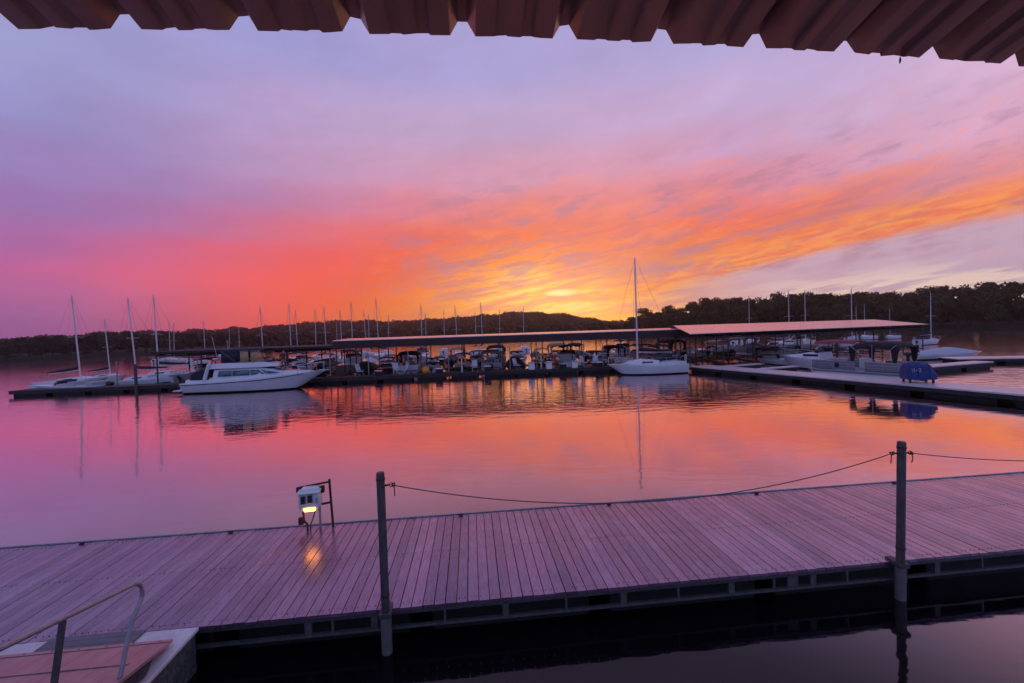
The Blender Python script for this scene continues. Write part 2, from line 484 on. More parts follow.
# ------------------------------------------------------------------ mesh helpers
class MB:
    def __init__(self):
        self.v, self.f, self.m = [], [], []

    def add(self, vs, fs, mi=0):
        o = len(self.v)
        self.v += [tuple(v) for v in vs]
        self.f += [tuple(i + o for i in f) for f in fs]
        self.m += [mi] * len(fs)
        return self

    def box(self, c, s, rz=0.0, mi=0, rx=0.0, ry=0.0):
        M = Matrix.Rotation(rz, 3, 'Z') @ Matrix.Rotation(ry, 3, 'Y') @ Matrix.Rotation(rx, 3, 'X')
        vs = [Vector(c) + M @ Vector((x * s[0] / 2, y * s[1] / 2, z * s[2] / 2))
              for x in (-1, 1) for y in (-1, 1) for z in (-1, 1)]
        return self.add(vs, [(0, 1, 3, 2), (4, 6, 7, 5), (0, 4, 5, 1), (2, 3, 7, 6), (0, 2, 6, 4), (1, 5, 7, 3)], mi)

    def tube(self, pts, r, n=8, mi=0, caps=True):
        pts = [Vector(p) for p in pts]
        rs = r if isinstance(r, (list, tuple)) else [r] * len(pts)
        rings = []
        for i, p in enumerate(pts):
            d = (pts[min(i + 1, len(pts) - 1)] - pts[max(i - 1, 0)]).normalized()
            a = Vector((0, 0, 1)) if abs(d.z) < 0.9 else Vector((1, 0, 0))
            x = d.cross(a).normalized()
            y = x.cross(d).normalized()
            rings.append([p + (x * math.cos(2 * math.pi * k / n) + y * math.sin(2 * math.pi * k / n)) * rs[i] for k in range(n)])
        vs = [q for g in rings for q in g]
        fs = [(i * n + k, i * n + (k + 1) % n, (i + 1) * n + (k + 1) % n, (i + 1) * n + k)
              for i in range(len(pts) - 1) for k in range(n)]
        if caps:
            fs += [tuple(range(n))[::-1], tuple((len(pts) - 1) * n + k for k in range(n))]
        return self.add(vs, fs, mi)

    def loft(self, rings, mi=0, close=True, cap0=True, cap1=True):
        n = len(rings[0])
        vs = [q for g in rings for q in g]
        rng = range(n) if close else range(n - 1)
        fs = [(i * n + k, i * n + (k + 1) % n, (i + 1) * n + (k + 1) % n, (i + 1) * n + k)
              for i in range(len(rings) - 1) for k in rng]
        if cap0:
            fs.append(tuple(range(n))[::-1])
        if cap1:
            fs.append(tuple((len(rings) - 1) * n + k for k in range(n)))
        return self.add(vs, fs, mi)

    def prism(self, poly, y0, y1, mi=0):
        """polygon in x,z extruded along y"""
        n = len(poly)
        vs = [(p[0], y0, p[1]) for p in poly] + [(p[0], y1, p[1]) for p in poly]
        fs = [tuple(range(n)), tuple(range(2 * n - 1, n - 1, -1))]
        fs += [(i, i + n, (i + 1) % n + n, (i + 1) % n) for i in range(n)]
        return self.add(vs, fs, mi)

    def build(self, name, mats, parent=None, angle=35, bevel=0.0):
        me = bpy.data.meshes.new(name)
        me.from_pydata(self.v, [], self.f)
        for m in (mats if isinstance(mats, (list, tuple)) else [mats]):
            me.materials.append(m)
        me.polygons.foreach_set('material_index', self.m)
        bm = bmesh.new()
        bm.from_mesh(me)
        bmesh.ops.recalc_face_normals(bm, faces=bm.faces)
        bm.to_mesh(me)
        bm.free()
        me.polygons.foreach_set('use_smooth', [True] * len(me.polygons))
        me.set_sharp_from_angle(angle=R(angle))
        o = bpy.data.objects.new(name, me)
        COL.objects.link(o)
        if parent:
            o.parent = parent
        if bevel:
            bv = o.modifiers.new('edge', 'BEVEL')
            bv.width = bevel
            bv.segments = 2
            bv.limit_method = 'ANGLE'
        return o


def tag(o, label, cat, group=None, kind=None):
    if label:
        o['label'] = label
    if cat:
        o['category'] = cat
    if group:
        o['group'] = group
    if kind:
        o['kind'] = kind
    return o


def thing(name, label, cat, loc=(0, 0, 0), rz=0.0, group=None):
    o = bpy.data.objects.new(name, None)
    o.empty_display_size = 0.3
    COL.objects.link(o)
    o.location = loc
    o.rotation_euler = (0, 0, rz)
    return tag(o, label, cat, group)


def copy_tree(o, parent=None):
    c = o.copy()
    COL.objects.link(c)
    if parent:
        c.parent = parent
    for ch in list(o.children):
        copy_tree(ch, c)
    return c


def place(o, loc, rz=0.0, scale=1.0, tilt=(0, 0), label=None, group=None):
    o.location = loc
    o.rotation_euler = (tilt[0], tilt[1], rz)
    o.scale = (scale,) * 3
    if label:
        o['label'] = label
    if group:
        o['group'] = group
    return o


def frame(origin, ang):
    ca, sa = math.cos(ang), math.sin(ang)
    return lambda x, y, z=0.0: (origin[0] + ca * x - sa * y, origin[1] + sa * x + ca * y, z)


def bulk(name, verts, quads, m):
    """many leaf faces at once; verts (n,3), quads of consecutive 4"""
    me = bpy.data.meshes.new(name)
    nv = len(verts)
    nq = nv // 4
    me.vertices.add(nv)
    me.vertices.foreach_set('co', np.asarray(verts, dtype=np.float32).ravel())
    me.loops.add(nv)
    me.loops.foreach_set('vertex_index', np.arange(nv, dtype=np.int32))
    me.polygons.add(nq)
    me.polygons.foreach_set('loop_start', np.arange(0, nv, 4, dtype=np.int32))
    me.polygons.foreach_set('loop_total', np.full(nq, 4, dtype=np.int32))
    me.materials.append(m)
    me.update(calc_edges=True)
    o = bpy.data.objects.new(name, me)
    COL.objects.link(o)
    return o


def leaf_quads(centres, size, jitter=0.5):
    n = len(centres)
    a = RNG.normal(size=(n, 3))
    a /= np.linalg.norm(a, axis=1)[:, None]
    h = RNG.normal(size=(n, 3))
    b_ = np.cross(a, h)
    b_ /= np.linalg.norm(b_, axis=1)[:, None]
    s = (size * RNG.uniform(1 - jitter, 1 + jitter, n))[:, None]
    q = np.stack([centres - a * s, centres - b_ * s * 0.6, centres + a * s, centres + b_ * s * 0.6], axis=1)
    return q.reshape(-1, 3)


# ------------------------------------------------------------------ terrain, water
def lerp_tab(tab, x):
    xs, ys = zip(*tab)
    return np.interp(x, xs, ys)


SHORE = [(-80, 175), (-50, 185), (-42, 190), (-20, 240), (0, 250), (15, 232), (25, 190), (40, 178), (50, 182), (80, 175)]
RIDGE = [(-80, 0.9), (-50.6, 0.95), (-47.7, 1.1), (-42.6, 1.45), (-38.3, 1.4), (-31.9, 1.69), (-26.7, 2.07), (-22.2, 2.35),
         (-14.8, 2.1), (-9.6, 2.33), (-4.2, 2.6), (1.2, 2.96), (6.6, 2.5), (11.9, 1.4), (15.1, 1.0), (20, 1.6), (30, 2.4),
         (40, 3.1), (43, 2.6), (48, 1.6), (80, 1.5)]
RIDGE_R = 640.0
CANOPY = 7.5


def terrain_h(azd, r):
    sh = lerp_tab(SHORE, azd)
    top = 4.0 + np.tan(np.radians(lerp_tab(RIDGE, azd))) * RIDGE_R - CANOPY
    top = np.maximum(top, 3.5)
    tt = np.clip((r - sh) / (RIDGE_R - sh), -0.2, 1.0)
    h = np.where(tt < 0, tt * 40, 0.35 + np.minimum(1.6, tt * 40) + (top - 1.8) * np.clip(tt, 0, 1) ** 1.5)
    h = h + np.where(tt > 0.1, 1.5 * np.sin(azd * 1.7 + r * 0.013) * tt, 0)
    h = np.where(r > RIDGE_R, top + 1.9 * 0 - (r - RIDGE_R) * 0.02, h)
    return np.maximum(h, -6)


AZG = np.linspace(-85, 85, 260)
RG = np.concatenate([np.linspace(150, 270, 60), np.linspace(280, 660, 40), np.linspace(700, 2600, 20)])
vs, fs = [], []
for a in AZG:
    hh = terrain_h(np.full(len(RG), a), RG)
    for r_, h in zip(RG, hh):
        vs.append((r_ * math.sin(R(a)), r_ * math.cos(R(a)), float(h)))
nr = len(RG)
for i in range(len(AZG) - 1):
    for j in range(nr - 1):
        fs.append((i * nr + j, (i + 1) * nr + j, (i + 1) * nr + j + 1, i * nr + j + 1))
g = MB().add(vs, fs).build('ground', ground_m, angle=180)
tag(g, None, None, kind='structure')
w = MB().add([(-4000, -1500, 0), (4000, -1500, 0), (4000, 4000, 0), (-4000, 4000, 0)], [(0, 1, 2, 3)]).build('water', water_m)
tag(w, None, None, kind='structure')

# ------------------------------------------------------------------ near floating dock
DA = math.atan(0.0975)
DK = frame((0.0, 5.51), DA)          # local x along the front edge, y across towards the lake
DW = 2.74
dock = thing('floating_dock', 'long grey board floating dock crossing the foreground, wet and reflecting the sky', 'dock', (0, 5.51, 0), DA)
mbd = MB()
x = -9.0
while x < 19.0:
    wv = 0.1395
    dz = random.uniform(-0.0025, 0.0025)
    e0, e1 = random.uniform(-0.006, 0.006), random.uniform(-0.006, 0.006)
    z1, z0 = 0.5 + dz, 0.462
    tw = random.uniform(-0.0015, 0.0015)
    bev = 0.005
    sec = [(x, z0), (x + wv, z0), (x + wv, z1 - bev), (x + wv - bev, z1 + tw), (x + bev, z1 - tw), (x, z1 - bev)]
    mbd.prism(sec, e0, DW + e1)
    x += 0.1457
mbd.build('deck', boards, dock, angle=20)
sc = MB()
x = -9.0
while x < 13.0:
    for yy in (0.09, DW / 2, DW - 0.14):
        for dx_ in (0.03, 0.11):
            sc.tube([(x + dx_, yy + random.uniform(-0.008, 0.008), 0.494), (x + dx_, yy, 0.5035)], 0.0065, 6)
    x += 0.1457
sco = sc.build('screw_heads', rust, dock)
sco['kind'] = 'stuff'
fr_ = MB()
fr_.box((5.0, 0.035, 0.435), (28, 0.05, 0.05))
fr_.box((5.0, DW - 0.035, 0.41), (28, 0.05, 0.10))
fr_.box((5.0, DW / 2, 0.43), (28, 0.08, 0.06))
fr_.build('edge_beam', steel_dark, dock)
MB().box((5.0, 0.03, 0.235), (28, 0.045, 0.035)).build('lower_rail', rail_grey, dock)
bxs = [-2.72, -2.42, -1.9, -1.0, -0.2, 0.62, 1.42, 2.2, 2.98, 3.62, 4.22, 4.75, 6.2, 6.95]
for k in range(8):
    bxs.append(7.75 + k * 0.8)
for i, bx_ in enumerate(bxs):
    wide = 0.085 if i % 2 == 0 else 0.028
    MB().box((bx_, 0.03, 0.331), (wide, 0.03, 0.157)).build('brace', rail_grey, dock)
MB().box((3.92, 0.05, 0.331), (0.16, 0.03, 0.157)).build('splice_plate', rail_grey, dock)
fl = MB()
for k in range(11):
    fl.box((-7.6 + k * 2.5, DW / 2, 0.14), (2.2, DW - 0.5, 0.5), mi=0)
fl.build('float', float_mat, dock, bevel=0.03)
MB().box((5.0, DW / 2, 0.395), (28, DW - 0.2, 0.006)).build('underlay', float_mat, dock)
MB().box((5.0, DW - 0.02, 0.507), (28, 0.035, 0.02)).build('edge_strip', steel, dock)
cl0 = None
for i, cx in enumerate((-7.55, -5.05, -0.85, 2.1, 5.25, 8.4)):
    if cl0 is None:
        c = MB()
        c.box((0, 0, 0.015), (0.16, 0.06, 0.025))
        c.tube([(-0.04, 0, 0.02), (-0.04, 0, 0.07)], 0.016, 6)
        c.tube([(0.04, 0, 0.02), (0.04, 0, 0.07)], 0.016, 6)
        c.tube([(-0.15, 0, 0.085), (-0.06, 0, 0.075), (0.06, 0, 0.075), (0.15, 0, 0.085)], [0.012, 0.02, 0.02, 0.012], 6)
        cl0 = c.build('cleat', rust, dock)
        cc = cl0
    else:
        cc = cl0.copy()
        COL.objects.link(cc)
        cc.parent = dock
    cc.location = (cx, DW - 0.10, 0.502)
    cc.scale = (0.45, 0.6, 0.38)

# white metal plate at the dock's far left end
tp = MB()
tp.prism([(-10.9, 0.505), (-8.98, 0.505), (-8.98, 0.53), (-10.9, 0.53)], 0.3, DW - 0.05)
tpo = tp.build('deck_plate', concrete, bevel=0.006)
tpo.location = (0, 5.51, 0)
tpo.rotation_euler = (0, 0, DA)
tag(tpo, 'white plate at the far left end of the grey board dock', 'plate')
ext = MB()
ext.box((-10.0, DW / 2, 0.25), (1.95, DW, 0.5))
eo = ext.build('dock_float', float_mat)
eo.location = (0, 5.51, 0)
eo.rotation_euler = (0, 0, DA)
tag(eo, 'black float block under the white plate at the dock end', 'float')


# mooring posts along the dock's front edge, with the rope
def mooring_post(lx, top, label, lean=0.0, tie=()):
    p = DK(lx, -0.085)
    o = thing('mooring_post', label, 'post', (p[0], p[1], 0), DA, 'posts along the dock front')
    o.rotation_euler = (0, lean, DA)
    MB().tube([(0, 0, -1.5), (0, 0, 0.47)], 0.068, 16).build('sleeve', pile_pale, o)
    s = MB().tube([(0, 0, 0.44), (0, 0, top - 0.02), (0, 0, top)], [0.052, 0.052, 0.045], 16)
    s.build('shaft', pile_black, o)
    c = MB()
    c.box((0, 0.0, 0.5), (0.15, 0.15, 0.07))
    c.box((0.0, 0.12, 0.515), (0.12, 0.12, 0.03))
    c.build('bracket', pile_black, o, bevel=0.008)
    for zb_ in (0.72, top - 0.1):
        MB().tube([(0, 0, zb_), (0, 0, zb_ + 0.03)], 0.056, 16).build('band', rust, o)
    for s_ in tie:
        e = MB()
        e.tube([(s_ * 0.04, 0, top - 0.17), (s_ * 0.11, 0, top - 0.165)], 0.012, 6)
        e.tube([(s_ * (0.13 + 0.02 * math.cos(a)), 0, top - 0.165 + 0.025 * math.sin(a)) for a in np.linspace(0, 6.28, 9)], 0.006, 5)
        e.build('eye_bolt', rust, o)
        kn = MB()
        kn.tube([((0.155 + 0.018 * math.cos(a)) * s_, 0.016 * math.sin(a * 2), top - 0.168 + 0.02 * math.sin(a)) for a in np.linspace(0, 12.57, 26)], 0.009, 5)
        kn.tube([(s_ * 0.16, 0, top - 0.17), (s_ * 0.17, -0.01, top - 0.24), (s_ * 0.165, 0.0, top - 0.31)], 0.007, 5)
        kn.build('knot', rope_mat, o)
    return o


PL, PR_, PN = -1.73, 5.47, 12.7
mooring_post(PL, 2.30, 'dark mooring post nearer the handrail, at the left end of the sagging rope', 0.0, (1,))
mooring_post(PR_, 2.27, 'dark mooring post on the right with a rope tied to both its sides', 0.026, (-1, 1))
mooring_post(PN, 2.28, 'dark mooring post beyond the right edge of the view', 0.0, (-1,))


def safety_rope(x0, x1, z0, z1, sag, label):
    a = Vector(DK(x0, -0.085, z0))
    c = Vector(DK(x1, -0.085, z1))
    pts = []
    for i in range(41):
        k = i / 40
        p = a.lerp(c, k)
        p.z -= sag * 4 * k * (1 - k)
        pts.append(p)
    o = MB().tube(pts, 0.0065, 6).build('safety_rope', rope_mat)
    return tag(o, label, 'rope', 'ropes between the dock posts')


safety_rope(PL + 0.14, PR_ - 0.12, 2.13, 2.10, 0.44, 'thin brown rope sagging between the two dark dock posts')
safety_rope(PR_ + 0.17, PN - 0.14, 2.10, 2.11, 0.30, 'thin brown rope running from the right post out of view')

# power pedestal on the back edge
pp = DK(-3.55, DW - 0.26)
ped = thing('power_pedestal', 'white dock power pedestal with two dark outlets and a glowing yellow lamp', 'power pedestal', (pp[0], pp[1], 0.5), DA + R(7))
ped.scale = (0.86, 0.9, 0.96)
hb = MB()
hb.loft([[(-0.17, -0.10, 0.40), (0.15, -0.10, 0.40), (0.15, 0.10, 0.40), (-0.17, 0.10, 0.40)],
         [(-0.21, -0.15, 0.50), (0.20, -0.15, 0.50), (0.20, 0.14, 0.50), (-0.21, 0.14, 0.50)],
         [(-0.22, -0.14, 0.76), (0.20, -0.14, 0.76), (0.20, 0.14, 0.76), (-0.22, 0.14, 0.76)],
         [(-0.17, -0.09, 0.84), (0.16, -0.09, 0.84), (0.16, 0.12, 0.84), (-0.17, 0.12, 0.84)]])
hb.build('housing', pedestal_white, ped, bevel=0.02)
for ox, oz in ((-0.115, 0.655), (0.02, 0.665)):
    fr0 = MB()
    fr0.box((ox, -0.152, oz), (0.115, 0.02, 0.17))
    fro = fr0.build('outlet', gel_grey, ped, bevel=0.008)
    o_ = MB()
    o_.box((ox, -0.17, oz), (0.085, 0.02, 0.135), rx=-0.12)
    o_.build('flip_cover', outlet_black, fro, bevel=0.012)
hd = MB()
hd.loft([[(-0.235, -0.19, 0.765), (0.215, -0.19, 0.765), (0.215, 0.15, 0.79), (-0.235, 0.15, 0.79)],
         [(-0.235, -0.19, 0.785), (0.215, -0.19, 0.785), (0.215, 0.15, 0.81), (-0.235, 0.15, 0.81)]])
hd.build('hood', pedestal_white, ped, bevel=0.006)
MB().box((0.145, -0.152, 0.62), (0.05, 0.012, 0.11)).build('breaker_lid', gel_grey, ped, bevel=0.004)
lampm = bpy.data.materials.new('yellow_lamp')
lampm.use_nodes = True
lb = lampm.node_tree.nodes['Principled BSDF']
lb.inputs['Base Color'].default_value = (0.9, 0.7, 0.3, 1)
lb.inputs['Emission Color'].default_value = (1.0, 0.42, 0.06, 1)
lb.inputs['Emission Strength'].default_value = 7.0
lm = MB()
lm.loft([[(-0.10, -0.155, 0.425), (0.10, -0.155, 0.425), (0.10, -0.04, 0.385), (-0.10, -0.04, 0.385)],
         [(-0.12, -0.158, 0.495), (0.12, -0.158, 0.495), (0.12, -0.04, 0.495), (-0.12, -0.04, 0.495)]])
lm.build('lamp', lampm, ped, bevel=0.008)
MB().tube([(-0.17, 0.02, 0.42), (-0.16, 0.02, 0.2), (-0.10, 0.03, 0.12), (-0.10, 0.03, 0.0)], 0.022, 8).build('conduit', rust, ped)
MB().tube([(0.09, -0.02, 0.42), (0.02, 0.0, 0.22), (-0.04, 0.02, 0.1), (-0.04, 0.02, 0.0)], 0.013, 6).build('cable', outlet_black, ped)
MB().box((-0.21, 0.0, 0.21), (0.10, 0.08, 0.13)).build('junction_box', rust, ped, bevel=0.01)
MB().tube([(0.15, 0.06, 0.0), (0.15, 0.06, 0.46)], 0.024, 8).build('stand_pipe', steel, ped)
fp = MB()
fp.tube([(0.40, 0.08, 0.0), (0.36, 0.08, 0.93)], 0.025, 8)
fp.tube([(0.37, 0.08, 0.88), (-0.25, 0.10, 0.82)], 0.02, 8)
fp.tube([(0.39, 0.08, 0.48), (0.19, 0.08, 0.46)], 0.022, 8)
fp.box((0.22, 0.05, 0.76), (0.08, 0.09, 0.12))
fp.box((-0.25, 0.07, 0.79), (0.09, 0.07, 0.09))
fp.build('pipe_frame', rust, ped)

# landing platform and gangway, lower left
lp = thing('landing_platform', 'pale concrete landing float joining the dock in front of the gangway', 'landing', (0, 5.51, 0), DA)
l_ = MB().box((-6.35, -1.5, 0.49), (4.72, 2.96, 0.045))
l_.build('slab', concrete, lp, bevel=0.008)
s_ = MB().box((-6.35, -1.5, 0.19), (4.68, 2.92, 0.55))
s_.build('float_side', speckled, lp, bevel=0.03)
gx, gy = 0.25, -1.0
gl = math.hypot(gx, gy)
grise = 0.275
ang = math.atan2(gy, gx) + math.pi / 2      # local -y runs up the ramp
gw = thing('gangway', 'reddish sloping gangway with a bent steel handrail, landing on the pale platform', 'gangway', (-4.05, 4.81, 0.57), ang)
Lg = 6.2
GS = math.atan(grise / gl)


def gp(x, t, h):
    """point on the ramp: x across (<=0 to the left), t metres up the slope, h square to its surface"""
    return (x, -0.15 * x - t * math.cos(GS) + h * math.sin(GS), t * math.sin(GS) + h * math.cos(GS))


dk = MB()
nb = 12
Wg = 2.5
for k in range(nb):
    xa, xb = -Wg + k * Wg / nb, -Wg + (k + 1) * Wg / nb - 0.004
    # the foot is cut along the dock's direction, so boards end slightly skewed
    t0a, t0b = 0.0, 0.0
    dzb = random.uniform(-0.001, 0.001)
    vs_ = [gp(xa, t0a, dzb), gp(xb, t0b, dzb), gp(xb, Lg, dzb), gp(xa, Lg, dzb),
           gp(xa, t0a, -0.03), gp(xb, t0b, -0.03), gp(xb, Lg, -0.03), gp(xa, Lg, -0.03)]
    dk.add(vs_, [(0, 1, 2, 3), (7, 6, 5, 4), (0, 4, 5, 1), (1, 5, 6, 2), (2, 6, 7, 3), (3, 7, 4, 0)])
dk.build('ramp_deck', ramp_wood, gw, angle=20)
ts = MB()
for k in range(9):
    t_ = 0.55 + k * 0.6
    ts.add([gp(-Wg + 0.1, t_, 0.003), gp(-0.14, t_, 0.003), gp(-0.14, t_ + 0.035, 0.003), gp(-Wg + 0.1, t_ + 0.035, 0.003),
            gp(-Wg + 0.1, t_, 0.011), gp(-0.14, t_, 0.011), gp(-0.14, t_ + 0.035, 0.011), gp(-Wg + 0.1, t_ + 0.035, 0.011)],
           [(4, 5, 6, 7), (0, 1, 5, 4), (1, 2, 6, 5), (2, 3, 7, 6), (3, 0, 4, 7)])
ts.build('tread_strip', ramp_wood, gw, angle=20)
es = MB()
es.add([gp(-Wg, 0.0, 0.002), gp(0, 0.0, 0.002), gp(0, 0.07, 0.002), gp(-Wg, 0.07, 0.002), gp(-Wg, 0.0, 0.008), gp(0, 0.0, 0.008), gp(0, 0.07, 0.008), gp(-Wg, 0.07, 0.008)],
       [(4, 5, 6, 7), (0, 1, 5, 4), (1, 2, 6, 5), (2, 3, 7, 6), (3, 0, 4, 7)])
for k in range(9):
    q_ = gp(-0.12 - k * 0.28, 0.035, 0.008)
    es.tube([q_, (q_[0], q_[1] + 0.002, q_[2] + 0.008)], 0.012, 6)
es.build('foot_strip', ramp_wood, gw, angle=20)
bm_ = MB()
for xx in (-0.06, -Wg + 0.06):
    bm_.add([gp(xx - 0.04, 0.35, -0.032), gp(xx + 0.04, 0.35, -0.032), gp(xx + 0.04, Lg, -0.032), gp(xx - 0.04, Lg, -0.032),
             gp(xx - 0.04, 0.45, -0.16), gp(xx + 0.04, 0.45, -0.16), gp(xx + 0.04, Lg, -0.16), gp(xx - 0.04, Lg, -0.16)],
            [(0, 1, 2, 3), (7, 6, 5, 4), (0, 4, 5, 1), (1, 5, 6, 2), (2, 6, 7, 3), (3, 7, 4, 0)])
bm_.build('side_beam', steel_dark, gw)
HR = 0.80
rail_pts = [gp(-0.05, 0.86, 0.0), gp(-0.05, 0.76, 0.45), gp(-0.05, 0.62, HR - 0.17)]
for a in np.linspace(0, math.pi * 0.5, 7):
    rail_pts.append(gp(-0.05, 0.62 + 0.16 - 0.16 * math.cos(a), HR - 0.16 + 0.16 * math.sin(a)))
rail_pts += [gp(-0.05, t_, HR) for t_ in (1.0, 2.0, 3.0, 4.0, 5.0, 6.1)]
hr = MB().tube(rail_pts, 0.021, 10).build('handrail', steel, gw)
for t_ in (1.72, 3.2, 4.7):
    MB().tube([gp(-0.05, t_, 0.0), gp(-0.05, t_, HR - 0.02)], 0.024, 10).build('rail_post', steel_dark, hr)
fv = MB()
for k in range(3):
    y0 = -0.235 + k * 0.092
    fv.box((-5.12, y0 + 0.0, 0.527), (1.05, 0.088, 0.012))
fvo = fv.build('hinge_flap', flap_mat)
fvo.location = (0, 5.51, 0)
fvo.rotation_euler = (0, 0, DA)
tag(fvo, 'grey plank transition plate between the gangway foot and the dock', 'plate')

# ------------------------------------------------------------------ porch roof above the camera (ribbed steel, seen from below)
rp = thing('porch_roof', 'brown ribbed steel porch roof overhanging the top of the view', 'roof', (0, 1.294, 4.9), DA)
prof = []
pitch = 0.312
x = -5.2 - 0.058
PAN = [(0.0, 0.0), (0.038, 0.0), (0.062, 0.042), (0.090, 0.042), (0.114, 0.0), (0.170, 0.0), (0.178, 0.004), (0.205, 0.004), (0.213, 0.0), (0.250, 0.0), (0.258, 0.004), (0.285, 0.004), (0.293, 0.0)]
x = -1.067 - 0.075 + 0.012 - 14 * pitch
while x < 6.5:
    prof += [(x + px_, pz_) for px_, pz_ in PAN]
    x += pitch
sl = math.tan(R(13))
nseg = 3
rs = []
for yy in np.linspace(0, -6.0, nseg + 1):
    rs.append([(px_, yy, pz_ - yy * sl) for px_, pz_ in prof])
crown = lambda q: -0.027 * (min(abs(q - 0.1), 2.2) / 1.5) ** 2
rs = [[(a_, b_, c_ + crown(a_)) for a_, b_, c_ in g_] for g_ in rs]
# slightly wavy cut edge
rs[0] = [(px_, random.uniform(-0.003, 0.003), pz_ + crown(px_) + random.uniform(-0.002, 0.002)) for px_, pz_ in prof]
sh = MB().loft(rs, close=False, cap0=False, cap1=False).build('roof_sheet', porch_metal, rp, angle=15)
so = sh.modifiers.new('thick', 'SOLIDIFY')
so.thickness = 0.0016
so.offset = 1
MB().box((0, -1.9, 0.30), (11.0, 0.09, 0.16)).build('purlin', pier_dark, rp)
MB().box((0, -4.2, 0.83), (11.0, 0.09, 0.16)).build('purlin', pier_dark, rp)
lf = MB()
lf.tube([(1.339, 1.43, 4.905), (1.337, 1.432, 4.885)], 0.001, 4)
lf.loft([[(1.336, 1.43, 4.886), (1.338, 1.431, 4.886), (1.337, 1.433, 4.886)],
         [(1.330, 1.428, 4.874), (1.342, 1.432, 4.876), (1.337, 1.436, 4.875)],
         [(1.333, 1.43, 4.864), (1.337, 1.431, 4.863), (1.335, 1.433, 4.864)]])
tag(lf.build('dead_leaf', twig_m), 'tiny dead leaf hanging from the roof edge, upper right', 'leaf')


# ------------------------------------------------------------------ boats
def hull_rings(L, B, fb_bow, fb_st, rake=0.1, transom=0.86, full=2.2, stripe=0.10, n=16, flare=0.8):
    rings = []
    for i in range(n):
        k = i / (n - 1)
        xs_ = -L / 2 + L * k
        if k < 0.4:
            wv = B / 2 * (transom + (1 - transom) * math.sin(k / 0.4 * math.pi / 2))
        else:
            wv = B / 2 * max(0.012, 1 - ((k - 0.4) / 0.6) ** full)
        fb = fb_st + (fb_bow - fb_st) * k ** 1.6
        bow = max(0.0, (k - 0.55) / 0.45)
        wc = wv * (flare - 0.30 * bow)
        zk = -0.32 + (0.32 + 0.25 * fb) * bow ** 3
        zw = max(0.04, zk + 0.04)
        zst = max(zw + stripe, zk + 0.05)
        xo = -rake * L * bow ** 1.5
        f = lambda z: xs_ + xo * (1 - (z - zk) / (fb - zk))
        lerpw = lambda z: wc * 0.9 + (wv - wc * 0.9) * max(0.0, min(1.0, (z - zw) / (fb - zw)))
        half = [(f(zk), 0.0, zk), (f(zw), wc * 0.9, zw), (f(zst), lerpw(zst), zst), (f(fb * 0.82), wv * 1.0, fb * 0.82 if fb * 0.82 > zst else zst + 0.01), (xs_, wv * 0.985, fb)]
        ring = half + [(q[0], -q[1], q[2]) for q in half[:0:-1]]
        rings.append(ring)
    return rings


def build_hull(parent, L, B, fb_bow, fb_st, mats, name='hull', **kw):
    rings = hull_rings(L, B, fb_bow, fb_st, **kw)
    n = len(rings[0])
    m = MB()
    vs = [q for g in rings for q in g]
    o = len(m.v)
    m.v += vs
    for i in range(len(rings) - 1):
        for k in range(n):
            if k == 4:
                mi = 2          # deck
            elif k in (0, 1, 7, 8):
                mi = 1          # boot stripe and bottom
            else:
                mi = 0
            m.f.append((i * n + k, i * n + (k + 1) % n, (i + 1) * n + (k + 1) % n, (i + 1) * n + k))
            m.m.append(mi)
    m.f.append(tuple(range(n))[::-1])
    m.m.append(0)
    m.f.append(tuple((len(rings) - 1) * n + k for k in range(n)))
    m.m.append(0)
    return m.build(name, mats, parent, angle=40)


def outboard(parent, x, z=0.55, s=1.0):
    m = MB()
    m.loft([[(x - 0.30 * s, -0.16 * s, z + 0.02), (x + 0.18 * s, -0.16 * s, z + 0.02), (x + 0.18 * s, 0.16 * s, z + 0.02), (x - 0.30 * s, 0.16 * s, z + 0.02)],
            [(x - 0.36 * s, -0.19 * s, z + 0.25 * s), (x + 0.18 * s, -0.19 * s, z + 0.25 * s), (x + 0.18 * s, 0.19 * s, z + 0.25 * s), (x - 0.36 * s, 0.19 * s, z + 0.25 * s)],
            [(x - 0.24 * s, -0.12 * s, z + 0.48 * s), (x + 0.10 * s, -0.12 * s, z + 0.48 * s), (x + 0.10 * s, 0.12 * s, z + 0.48 * s), (x - 0.24 * s, 0.12 * s, z + 0.48 * s)]])
    m.box((x - 0.05 * s, 0, z - 0.4), (0.22 * s, 0.12 * s, 0.85))
    return m.build('outboard', black_paint, parent, bevel=0.03)


def cabin_loft(m, stations, mi=0):
    """stations: (x, halfwidth_bottom, z_bottom, halfwidth_top, z_top)"""
    rings = []
    for x, wb, zb, wt, zt in stations:
        r = min(0.12, (zt - zb) * 0.3)
        rings.append([(x, -wb, zb), (x, -wt, zt - r), (x, -wt + r, zt), (x, wt - r, zt), (x, wt, zt - r), (x, wb, zb)])
    m.loft(rings, mi)
    return m


